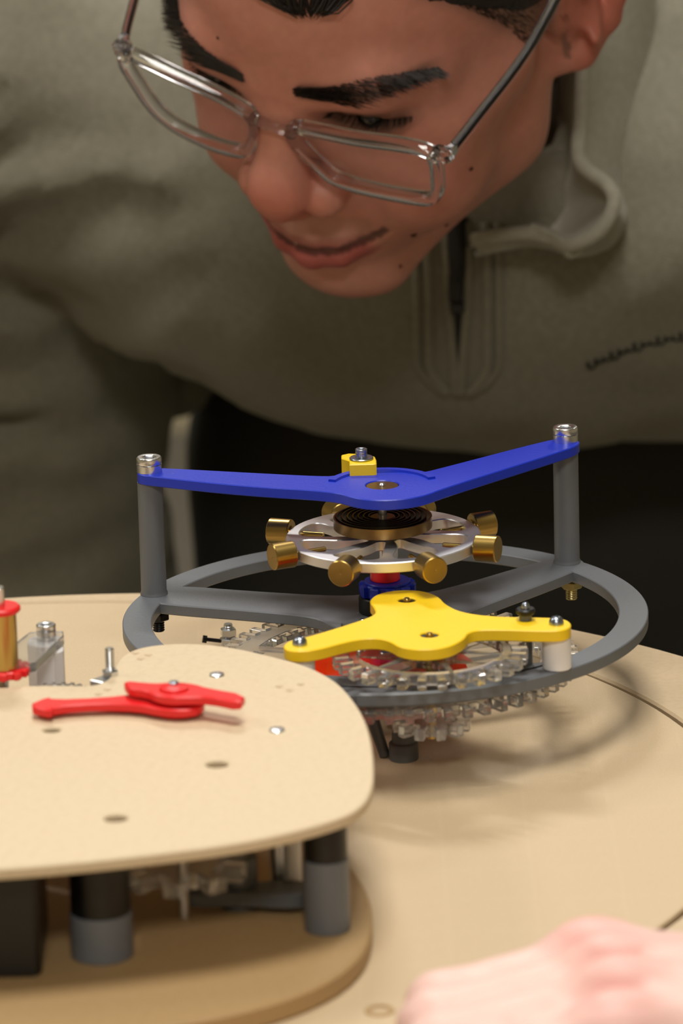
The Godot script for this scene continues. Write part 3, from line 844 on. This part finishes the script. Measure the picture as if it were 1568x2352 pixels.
var blotch := FastNoiseLite.new()
func head_color(p: Vector3, _n: Vector3) -> Color:
	var c := Color(0.58, 0.25, 0.19)
	var mott := blotch.get_noise_3dv(p)
	c = c.lerp(Color(0.50, 0.165, 0.12), clampf(0.30 * mott + 0.10, 0.0, 0.4)) * (1.0 + 0.10 * blotch.get_noise_3dv(p * 3.1))
	var red := Color(0.56, 0.18, 0.13)
	var ax := absf(p.x)
	c = c.lerp(red, 0.75 * (1.0 - soft(8.0, 24.0, p.distance_to(Vector3(0, -24, 108)))))         # nose
	c = c.lerp(red, 0.35 * (1.0 - soft(8.0, 30.0, Vector3(ax, p.y, p.z).distance_to(Vector3(42, -22, 72)))))
	if ax > 70.0: c = c.lerp(Color(0.50, 0.13, 0.09), 0.6 * soft(70.0, 80.0, ax))              # ears
	# lips
	var arc := 6.0 * (ax / 28.0) * (ax / 28.0)
	var low := p.y - (-67.0 + arc * 1.2)
	var lip := (1.0 - soft(22.0, 29.0, ax)) * soft(78.0, 84.0, p.z)
	var lower := (1.0 - soft(4.0, 6.5, absf(low))) * lip
	var upper := (1.0 - soft(2.2, 3.6, absf(p.y - (-56.8 + arc * 0.3)))) * lip
	c = c.lerp(Color(0.36, 0.07, 0.065), 0.85 * maxf(lower, upper * 0.8))
	if p.z > 80.0 and absf(p.y - (-61.0 + arc * 1.1)) < 2.4 and ax < 31.0: c = c.lerp(Color(0.07, 0.015, 0.015), 0.85)
	# stubble over the lip, on chin and jaw
	var st := soft(-44.0, -52.0, p.y) * soft(-10.0, 20.0, p.z) * (1.0 - lower)
	c = c.lerp(Color(0.28, 0.19, 0.14), 0.16 * st)
	if p.y < -45.0 and p.y > -56.0 and ax < 26.0: c = c.lerp(Color(0.22, 0.15, 0.11), 0.22)
	# cropped hair in front of the ear, over the temple and on the crown
	var edge := 55.0 + (p.y - 53.0) * 0.65
	var side := (1.0 - soft(edge - 9.0, edge + 3.0, p.z)) * soft(-18.0, 8.0, p.y) * soft(40.0, 50.0, ax) * (1.0 - soft(72.0, 75.0, ax) * (1.0 - soft(28.0, 32.0, p.y)))
	var top := soft(74.0, 84.0, p.y)
	if p.z < 0.0 and p.y > -40.0 and ax < 73.0: side = maxf(side, 0.8)
	c = c.lerp(Color(0.10, 0.065, 0.045), clampf(maxf(side * 0.75, top), 0.0, 0.9))
	# brows and lash lines
	var by := 29.0 + 2.6 * sin(clampf((ax - 12.0) / 46.0, 0.0, 1.0) * 2.6) - 0.06 * maxf(ax - 38.0, 0.0)
	if ax > 9.0 and ax < 60.0: c = c.lerp(Color(0.09, 0.06, 0.045), 0.75 * (1.0 - soft(1.0, 4.6, absf(p.y - by))) * soft(9.0, 15.0, ax) * (1.0 - soft(52.0, 60.0, ax)) * soft(30.0, 45.0, p.z))
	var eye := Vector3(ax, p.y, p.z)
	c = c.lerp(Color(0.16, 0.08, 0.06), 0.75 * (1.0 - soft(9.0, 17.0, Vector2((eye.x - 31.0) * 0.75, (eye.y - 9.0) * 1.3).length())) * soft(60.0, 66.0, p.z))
	return c

# nearest point of the field to p, along its gradient
func on_skin(f: Field, some: PackedInt32Array, p: Vector3) -> Vector3:
	for i in 4:
		var d := f.dist(p, some)
		var g := Vector3(f.dist(p + Vector3(0.4, 0, 0), some) - d, f.dist(p + Vector3(0, 0.4, 0), some) - d, f.dist(p + Vector3(0, 0, 0.4), some) - d)
		p -= g.normalized() * d * 0.9
	return p

func strand(s: Sh, p: Vector3, dir: Vector3, sag: Vector3, length: float, r: float) -> void:
	s.tube([p, p + dir * length * 0.5 + sag * 0.25, p + dir * length + sag], [r, r * 0.8, r * 0.15], 3)

func person() -> void:
	var t := thing("person", "young man in a grey-green fleece and clear glasses leaning over the table, looking down", "person", Vector3(70, -TY, -480))
	var to_t := Transform3D(Basis.IDENTITY.scaled(Vector3.ONE * MM), -base[t] * MM) * HEAD
	blotch.seed = 77
	blotch.frequency = 0.06
	var f := head_field()
	var body := part_mesh(t, "body", net_mesh(f.net(Vector3(-102, -190, -150), Vector3(102, 125, 122), 1.7), to_t, head_color), M.skin)
	var all := f.everything()
	var rng := RandomNumberGenerator.new()
	rng.seed = 5
	# eyes: the sliver of dark iris between the lids
	for sx in [1.0, -1.0]:
		var e := Sh.new()
		e.lathe([Vector2(0, -5.2), Vector2(3.0, -4.6), Vector2(5.2, -2.0), Vector2(5.6, 0), Vector2(5.2, 2.0), Vector2(3.0, 4.6), Vector2(0, 5.2)], 20, HEAD * Transform3D(Basis(Vector3.RIGHT, PI / 2), Vector3(33 * sx, 9.8, 79.2)))
		part(t, "eye", e, M.eye, 80.0)
		var lash := Sh.new()
		for i in 76:
			var u := (i + rng.randf()) / 76.0
			var x := lerpf(18.5, 48.0, u)
			var p := on_skin(f, all, Vector3(x * sx, 12.5 - 4.0 * u * u, 86.0 - 12.0 * u))
			strand(lash, HEAD * p, (HEAD.basis * Vector3((x - 31.0) * 0.03 * sx, -0.45, 0.9)).normalized(), HEAD.basis * Vector3(0, 1.6, 0.4), (6.5 + rng.randf() * 2.0) * (0.4 + 0.6 * sin(PI * u)), 0.24)
		part(t, "eyelashes", lash, M.hair)
		var brow := Sh.new()
		for i in 850:
			var u := rng.randf()
			var x := lerpf(10.0, 58.5, u)
			var wide := 3.1 * sin(PI * clampf(u * 0.86 + 0.14, 0.0, 1.0)) + 0.5
			var y := 29.0 + 2.6 * sin(clampf((x - 12.0) / 46.0, 0.0, 1.0) * 2.6) - 0.06 * maxf(x - 38.0, 0.0) + (rng.randf() - 0.5) * 2.0 * wide
			var p := on_skin(f, all, Vector3(x * sx, y, 92.0 - maxf(x - 20.0, 0.0) * 0.72))
			strand(brow, HEAD * p, (HEAD.basis * Vector3(0.8 * sx, lerpf(0.55, -0.2, u) + (rng.randf() - 0.5) * 0.3, 0.22)).normalized(), HEAD.basis * Vector3(0, 0, -0.8), 5.0 + rng.randf() * 2.5, 0.15)
		part(t, "eyebrow", brow, M.hair)
	# hair: cropped sides, longer strands falling over the forehead
	var hair := Sh.new()
	for i in 3200:
		var y := lerpf(-4.0, 74.0, rng.randf())
		var edge := 55.0 + (y - 53.0) * 0.65
		var z := edge - 1.0 - 55.0 * pow(rng.randf(), 1.4)
		var sx := 1.0 if i % 4 else -1.0
		if y < 30.0 and z < 10.0: continue
		var p := on_skin(f, all, Vector3((86.0 - maxf(z - 20.0, 0.0) * 0.5) * sx, y, z))
		if absf(p.x) > 76.0: continue
		strand(hair, HEAD * p, (HEAD.basis * Vector3(0.35 * sx, -0.75 + (rng.randf() - 0.5) * 0.5, -0.35 + (rng.randf() - 0.5) * 0.5)).normalized(), Vector3.ZERO, 2.2 + rng.randf() * 1.6, 0.11)
	for i in 1500:
		var a := rng.randf() * TAU
		var p := on_skin(f, all, Vector3(62.0 * (rng.randf() * 2.0 - 1.0), 80.0 + 45.0 * rng.randf(), 90.0 - 150.0 * rng.randf()))
		if p.y < 80.0: continue
		strand(hair, HEAD * p, (HEAD.basis * Vector3(0.5 * cos(a), 0.3 + 0.2 * sin(a), 0.8)).normalized(), HEAD.basis * Vector3(0, -5, -2), 12.0 + 6.0 * rng.randf(), 0.35)
	for i in 150:
		var u := rng.randf()
		var x0 := lerpf(-16.0, 44.0, u)
		var p := HEAD * on_skin(f, all, Vector3(x0, 84.0 + 4.0 * rng.randf(), 84.0))
		var q := HEAD * (on_skin(f, all, Vector3(lerpf(8.0, 26.0, u) + rng.randf() * 5.0, 73.0 - 3.5 * sin(u * PI) - rng.randf() * 3.0, 86.0)) + Vector3(0, 0, 1.5 + rng.randf() * 3.0))
		var m := (p + q) / 2.0 + HEAD.basis * Vector3((x0 - 14.0) * 0.25, 0, 5)
		hair.tube([p, p.lerp(m, 0.6), m.lerp(q, 0.5), q], [0.4, 0.4, 0.35, 0.1], 3)
	var cap := Field.new()
	cap.ell(Vector3(0, 40, -9), Vector3(76.2, 80.5, 101.5), 1.0)
	cap.cap(Vector3(0, -0.656, 0.755) * 2003.0, Vector3(0, -0.656, 0.755) * 2003.0, 2000.0, 2000.0, 4.0, true)
	cap.detail = func(p: Vector3) -> float: return 2.2 * blotch.get_noise_3dv(p * 2.2) * smoothstep(20.0, 60.0, p.y)
	var mane := part_mesh(t, "hair", net_mesh(cap.net(Vector3(-80, -45, -115), Vector3(80, 126, 95), 3.0), to_t), M.hair)
	part(mane, "strands", hair, M.hair)
	# small moles
	for q in [[47, 30, 70, 1.3], [60, -4, 52, 0.9], [44, -52, 66, 0.9], [36, -60, 75, 1.4], [52, -30, 60, 1.1], [30, -84, 78, 0.8], [-20, 42, 82, 0.7]]:
		var p := on_skin(f, all, Vector3(q[0], q[1], q[2]))
		part(t, "mole", Sh.new().lathe([Vector2(0, -0.5), Vector2(q[3], -0.3), Vector2(q[3] * 0.8, 0.3), Vector2(0, 0.5)], 10, HEAD * Transform3D(Basis.IDENTITY, p)), M.mole)
	part(t, "teeth", Sh.new().box(HEAD * Vector3(-1.5, -60.4, 94.6), Vector3(9, 3.5, 4), 1.0, HEAD.basis.orthonormalized()), M.tooth)
	jacket(t)
	glasses(f)

# ---------------------------------------------------------------- fleece, trousers, shoes
func jacket(t: Node3D) -> void:
	var own := Transform3D(Basis.IDENTITY.scaled(Vector3.ONE * MM), -base[t] * MM)
	var n := FastNoiseLite.new()
	n.seed = 9
	n.frequency = 0.011
	n.fractal_octaves = 2
	var f := Field.new()
	f.ell(Vector3(70, 71, -482), Vector3(206, 115, 150), 1.0)
	f.cap(Vector3(-30, 92, -490), Vector3(-215, 136, -458), 80.0, 62.0, 45.0)
	f.cap(Vector3(160, 105, -490), Vector3(350, 115, -470), 84.0, 80.0, 50.0)
	f.chain([Vector3(-182, 120, -500), Vector3(-164, 10, -555), Vector3(-162, -170, -600)], [66.0, 78.0, 72.0], 10.0)
	f.chain([Vector3(330, 150, -520), Vector3(360, 10, -480), Vector3(330, -110, -400)], [78.0, 70.0, 52.0], 22.0)
	f.cap(Vector3(82, 60, -650), Vector3(82, -20, -670), 162.0, 156.0, 20.0)
	f.cap(Vector3(-84, 60, -610), Vector3(-84, -52, -610), 16.0, 12.0, 8.0)
	f.cap(Vector3(70, 172, -396), Vector3(60, 102, -368), 38.0, 25.0, 5.0, true)
	f.detail = func(p: Vector3) -> float:
		var w := n.get_noise_3dv(p)
		var d := -7.0 * w
		var arm := smoothstep(-45.0, -85.0, p.x) * smoothstep(140.0, 90.0, p.y)
		if arm > 0.0:
			var ph := (p.y - 0.28 * (p.x + 150.0) + 18.0 * w) / 34.0 * TAU
			d -= arm * (lerpf(3.2, 8.0, smoothstep(-125.0, -165.0, p.x) * smoothstep(-75.0, -20.0, p.y)) * sin(ph) + 2.5 * sin(ph * 0.47 + 1.0)) * (0.6 + 0.4 * smoothstep(-100.0, -150.0, p.x))
		return d
	part_mesh(t, "fleece", net_mesh(f.net(Vector3(-270, -260, -850), Vector3(440, 230, -300), 7.5), own), M.fleece)
	var all := f.everything()
	# a point of the chest straight behind (x, y)
	var chest := func(x: float, y: float, lift: float) -> Vector3:
		var p := Vector3(x, y, -270)
		for i in 60:
			var d := f.dist(p, all)
			p.z -= maxf(d * 0.7, 0.05)
			if d < 0.3: break
		return p + Vector3(0, 0.25, 0.95) * lift
	# collar: rim, inner side and outer side
	var rows := [[Vector3(88, 190, -345), Vector3(118, 186, -380), Vector3(70, 186, -390)], [Vector3(83.7, 148, -328), Vector3(112, 138, -372), Vector3(64, 140, -380)],
		[Vector3(82.0, 127, -316), Vector3(107, 112, -360), Vector3(63, 108, -378)], [Vector3(80.5, 112, -304), Vector3(103, 90, -350), Vector3(60, 94, -376)],
		[Vector3(90.6, 104, -295), Vector3(101, 82, -340), Vector3(55, 88, -368)], [Vector3(92.5, 97.5, -290), Vector3(98, 76, -335), Vector3(53, 86, -362)],
		[Vector3(87.0, 88.5, -287), Vector3(92, 72, -332), Vector3(50, 84, -355)], [Vector3(76.0, 83.0, -288), Vector3(80, 71, -328), Vector3(46, 82, -348)],
		[Vector3(69.0, 83.5, -298), Vector3(68, 75, -325), Vector3(44, 82, -340)], [Vector3(59.0, 84.5, -304), Vector3(59, 76, -324), Vector3(42, 81, -336)], [Vector3(40.0, 80.0, -314), Vector3(40, 72, -326), Vector3(36, 76, -335)]]
	var rim := smooth_path(rows.map(func(r): return r[0]), 8)
	var outer := smooth_path(rows.map(func(r): return r[1]), 8)
	for i in 4: rows[i][2] = rows[i][0] + Vector3(-3, -8, -38)
	var inner := smooth_path(rows.map(func(r): return r[2] + Vector3(-3, -6, -30)), 8)
	var cl := Sh.new()
	for i in rim.size() - 1:
		for k in 6:
			var u0 := k / 6.0
			var u1 := (k + 1) / 6.0
			for side in 2:
				var far: Array = outer if side == 0 else inner
				var A: Vector3 = rim[i]; var B: Vector3 = rim[i + 1]; var C: Vector3 = far[i]; var D: Vector3 = far[i + 1]
				var sag := Vector3(1.5, -3.0, 3.0) if side == 0 else Vector3(0, -5.0, -1.0)
				var q := func(p: Vector3, w: Vector3, u: float) -> Vector3: return p.lerp(w, u) + sag * sin(u * PI)
				cl.quad(q.call(A, C, u0), q.call(B, D, u0), q.call(B, D, u1), q.call(A, C, u1), Vector3(0.6, 0.0, 0.7) if side == 0 else Vector3(-0.6, 0.6, 0.5))
	var col := part(t, "collar", cl, M.fleece_light, 70.0)
	part(col, "rim", Sh.new().tube(rim, [2.9], 10), M.fleece_light, 60.0)
	var fold := smooth_path([Vector3(80, 82, -292), Vector3(76, 79, -291), Vector3(74, 83, -289), Vector3(70, 85, -296), Vector3(62, 86.5, -303)], 6)
	part(col, "fold", Sh.new().tube(fold, [3.4, 3.6, 3.4, 3.0, 2.6, 2.2], 10), M.fleece_light, 60.0)
	# zip placket down the chest: two stitched bands, the dark zip between them and its slider
	var pl := Sh.new()
	for side in [-1.0, 1.0]:
		for off in [[4.0, 2.2], [11.5, 2.2], [16.0, 1.7]]:
			var path := []
			for i in 25:
				var y := lerpf(82.0, 9.0, i / 24.0)
				var x: float = 34.0 + off[0] * side * (1.0 if i < 20 or off[0] < 5.0 else 1.0 - pow((i - 19) / 6.0, 2.0) * 0.9)
				if off[0] < 5.0: x = 34.0 + off[0] * side * (1.0 - 0.75 * smoothstep(60.0, 8.0, y))
				path.append(chest.call(x, y, 0.2))
			pl.tube(path, [off[1]], 8)
	part(t, "placket", pl, M.fleece, 60.0)
	var zp := []
	for i in 20: zp.append(chest.call(34.0, lerpf(84.0, 13.0, i / 19.0), 0.3))
	var zipper := part(t, "zip", Sh.new().tube(zp, [4.6, 4.6, 4.5, 4.4, 4.2, 4.0, 3.6, 3.0, 2.4, 2.2, 2.0, 1.9, 1.8, 1.7, 1.6, 1.5, 1.4, 1.3, 1.2, 1.0], 8), M.zip, 60.0)
	var at: Vector3 = chest.call(33.0, 56.0, 3.5)
	part(zipper, "pull_tab", Sh.new().box(at, Vector3(5.0, 11.0, 1.6), 0.35), M.zip)
	part(zipper, "slider", Sh.new().box(at + Vector3(0.6, -8.0, -0.4), Vector3(5.6, 5.0, 3.0), 0.8), M.black)
	# dark stitched script across the chest
	var em := Sh.new()
	var word := []
	for i in 120:
		var u := i / 119.0
		var x := lerpf(84.0, 136.0, u)
		var y := 20.0 + 11.0 * (1.0 - pow(1.0 - minf(u * 1.25, 1.0), 2.0)) - 3.0 * maxf(u - 0.7, 0.0)
		word.append(chest.call(x + 1.1 * cos(i * 0.9), y + (1.4 + 0.9 * sin(i * 0.31)) * sin(i * 0.9), 0.2))
	em.tube(word, [0.5], 5)
	part(t, "embroidery", em, M.thread, 60.0)
	# trousers and shoes
	var g := Field.new()
	g.ell(Vector3(88, -90, -640), Vector3(162, 120, 130), 1.0)
	for s in [-1.0, 1.0]:
		g.chain([Vector3(85 + 75 * s, -100, -640), Vector3(85 + 95 * s, -420, -560), Vector3(85 + 105 * s, -810, -620)], [92.0, 66.0, 50.0], 20.0)
	part_mesh(t, "trousers", net_mesh(g.net(Vector3(-200, -830, -800), Vector3(370, 80, -400), 11.0), own), M.denim)
	for s in [-1.0, 1.0]:
		var h := Field.new()
		h.cap(Vector3(85 + 105 * s, -800, -630), Vector3(85 + 115 * s, -822, -500), 44.0, 28.0, 5.0)
		part_mesh(t, "shoe", net_mesh(h.net(Vector3(85 + 105 * s - 70, -850, -690), Vector3(85 + 105 * s + 80, -740, -450), 9.0), own), M.shoe)

# ---------------------------------------------------------------- glasses
func glasses(_f: Field) -> void:
	var t := thing("eyeglasses", "clear plastic framed eyeglasses worn low on the young man's nose", "eyeglasses", HEAD * Vector3(0, 10, 96))
	var turn := HEAD.basis.orthonormalized()
	var fwd := turn.z
	var rims := [[[8.8, 8.6], [10.4, 14.0], [16.5, 16.0], [36, 17.6], [55, 20.6], [65.8, 21.2], [70.4, 18.0], [69.6, 5], [67.4, -4.0], [62, -8.4], [48, -10.2], [34, -11.0], [24, -10.0], [18.6, -5.5], [13.2, 1.4]],
		[[-7.0, 10.8], [-9.2, 16.2], [-14.4, 19.0], [-25, 22.8], [-39, 26.2], [-53, 29.6], [-59.6, 29.6], [-62.4, 24.4], [-59.6, 14.0], [-54.4, 1.6], [-46.0, -5.8], [-32, -9.8], [-20.5, -9.9], [-14.0, -6.6], [-9.4, 1.6]]]
	var section := PackedVector2Array()
	for i in 14:
		var a := TAU * i / 14
		section.append(Vector2(2.3 * signf(cos(a)) * pow(absf(cos(a)), 0.6), 2.8 * signf(sin(a)) * pow(absf(sin(a)), 0.6)))
	var fr: MeshInstance3D
	for k in 2:
		var flat := []
		for q in rims[k]: flat.append(Vector3(q[0], q[1], 98.0 - 0.00035 * q[0] * q[0]))
		var path := smooth_path(flat, 5, true).map(func(p): return HEAD * p)
		var mid := Vector3.ZERO
		for p in path: mid += p / path.size()
		part(t, "rim", Sh.new().sweep(path, section, [fwd]), M.frame, 50.0)
		var pane := Sh.new()
		for i in path.size(): pane.tri(mid + fwd * 0.8, path[i], path[(i + 1) % path.size()], fwd)
		part(t, "lens", pane, M.lens, 80.0)
	part(t, "bridge", Sh.new().tube([HEAD * Vector3(10.2, 11.6, 98), HEAD * Vector3(5.0, 13.6, 99.6), HEAD * Vector3(-1.0, 14.4, 99.8), HEAD * Vector3(-8.0, 13.4, 98.2)], [2.3, 2.1, 2.1, 2.3], 12), M.frame, 50.0)
	# hinges and temples: clear bars with a dark metal core
	for q in [[Vector3(71.0, 19.6, 96), Vector3(74.6, 16.8, 92), Vector3(83, 23.5, 42), Vector3(83.5, 28, 4), Vector3(76, 8, -28)], [Vector3(-61.5, 29.6, 96.5), Vector3(-66.0, 28.0, 92), Vector3(-80, 28, 42), Vector3(-80.5, 29, 4), Vector3(-75, 8, -28)]]:
		var w: Vector3 = q[1]
		part(t, "hinge", Sh.new().box(HEAD * ((q[0] + w) / 2.0), Vector3(7.5, 6.5, 5.0), 1.4, turn), M.frame, 30.0)
		var hinge := part(t, "hinge_barrel", Sh.new().box(HEAD * (w + Vector3(0, 0, -2.0)), Vector3(3.0, 4.6, 4.4), 0.8, turn), M.steel)
		part(hinge, "screw", Sh.new().tube([HEAD * (w + Vector3(0, 3.2, -1)), HEAD * (w + Vector3(0, -3.2, -1))], [0.9], 8), M.steel)
		var bar := smooth_path([w + Vector3(0, 0, -3), w.lerp(q[2], 0.33), q[2], q[3], q[4]].map(func(p): return HEAD * p), 6)
		var sec := PackedVector2Array()
		for i in 12: sec.append(Vector2(1.5 * cos(TAU * i / 12), 3.1 * sin(TAU * i / 12)))
		var arm := part(t, "temple", Sh.new().sweep(bar, sec, [turn.y], false), M.frame, 50.0)
		part(arm, "core_wire", Sh.new().sweep(bar.slice(0, 20), pv([-0.5, -0.9, 0.5, -0.9, 0.5, 0.9, -0.5, 0.9]), [turn.y], false), M.dark_steel)

# ---------------------------------------------------------------- the second person's hand at the lower right
func hand() -> void:
	var t := thing("person", "out of focus pink hand with curled fingers resting on the table at the lower right", "person", Vector3(90, 0, 345))
	var f := Field.new()
	var names := [[Vector3(43, 29, 312), Vector3(2, 23.5, 322), 9.2], [Vector3(47, 32, 331), Vector3(0, 25, 341), 9.8], [Vector3(48, 33, 351), Vector3(1, 26, 361), 10.2], [Vector3(46, 31, 371), Vector3(4, 25, 379), 10.0]]
	for q in names:
		var k: Vector3 = q[0]
		var m: Vector3 = q[1]
		f.chain([k, m, m + Vector3(4, -13.5, 1), m + Vector3(20, -16.0, 1)], [q[2] + 1.0, q[2], q[2] - 1.2, q[2] - 2.0], 2.0)
		f.ell(m, Vector3(q[2] + 0.8, q[2] + 0.2, q[2]), 3.0)
		f.ell(k + Vector3(0, 3, 0), Vector3(10, 9, 9), 8.0)
		f.chain([k, Vector3(118, 27, 340).lerp(k + Vector3(75, -4, 0), 0.55)], [11.0, 14.0], 10.0)
	f.chain([Vector3(108, 20, 372), Vector3(78, 18, 392), Vector3(52, 14, 399), Vector3(30, 11, 396)], [15.0, 12.0, 10.5, 9.0], 8.0)
	f.ell(Vector3(92, 20, 344), Vector3(36, 15, 36), 10.0)
	f.chain([Vector3(110, 26, 342), Vector3(150, 38, 345), Vector3(260, 56, 362), Vector3(420, 62, 405)], [24.0, 26.0, 34.0, 42.0], 14.0)
	for i in 3:
		var a: Vector3 = (names[i][0] + names[i + 1][0]) / 2.0
		f.cap(a + Vector3(-14, 9, 1), a + Vector3(6, 7, 0), 1.5, 1.0, 8.0, true)
	var own := Transform3D(Basis.IDENTITY.scaled(Vector3.ONE * MM), (-base[t] + Vector3(8, -2.5, 12)) * MM)
	var paint := func(p: Vector3, _n: Vector3) -> Color:
		var c := Color(0.80, 0.53, 0.48)
		for q in names: c = c.lerp(Color(0.78, 0.36, 0.33), 0.6 * (1.0 - soft(4.0, 17.0, p.distance_to(q[0] + Vector3(0, 8, 0)))))
		return c
	part_mesh(t, "hand", net_mesh(f.net(Vector3(-20, -3, 285), Vector3(470, 95, 490), 3.4), own, paint), M.skin)
	var nails := [names[0], names[1], names[2], names[3]]
	for q in nails:
		part(t, "fingernail", Sh.new().box((q[1] as Vector3) + Vector3(32.5, -16.5, 13), Vector3(1.2, 7, 9), 0.25), M.skin_nail)

func _ready() -> void:
	# camera
	var cam := Camera3D.new()
	cam.name = "camera"
	var lens := CameraAttributesPhysical.new()
	lens.frustum_focal_length = 122.449
	lens.frustum_focus_distance = 1.72
	lens.frustum_near = 0.05
	lens.frustum_far = 50.0
	lens.exposure_aperture = 9.0
	cam.attributes = lens
	cam.fov = 11.192
	cam.transform = Transform3D(Basis(Vector3.RIGHT, -0.2800186) * Basis(Vector3.BACK, -0.0266959), Vector3(-13.44, 534.99 + TY, 1640.67) * MM)
	add_child(cam)
	cam.current = true
	# air and exposure
	var we := WorldEnvironment.new()
	we.name = "environment"
	var e := Environment.new()
	e.background_mode = Environment.BG_COLOR
	e.background_color = Color(0.02, 0.02, 0.02)
	e.tonemap_mode = Environment.TONE_MAPPER_LINEAR
	e.tonemap_exposure = 1.01
	e.sdfgi_enabled = true
	e.ssao_enabled = true
	e.ssil_enabled = true
	we.environment = e
	add_child(we)
	materials()
	# ceiling lamps
	lamp(20, 330, Vector2(600, 600), 0.0, 2.35, "square white ceiling lamp panel right above the wooden table")
	lamp(-200, -1570, Vector2(620, 120), -0.64, 2.5, "long ceiling lamp nearest behind the leaning man")
	lamp(1000, -2700, Vector2(620, 120), -0.64, 2.1, "long ceiling lamp farthest behind the leaning man, near the back wall")
	lamp(-1900, -300, Vector2(600, 600), 0.0, 1.4, "square white ceiling lamp panel close to the left wall")
	lamp(0, 2600, Vector2(600, 600), 0.0, 3.9, "square white ceiling lamp panel at the front wall, farthest from the leaning man")
	room()
	table()
	grow = 0.9926
	shift = Vector3(-0.1, 3.96, 12.2)
	movement()
	wheels()
	grow = 1.0
	shift = Vector3.ZERO
	stand()
	person()
	hand()
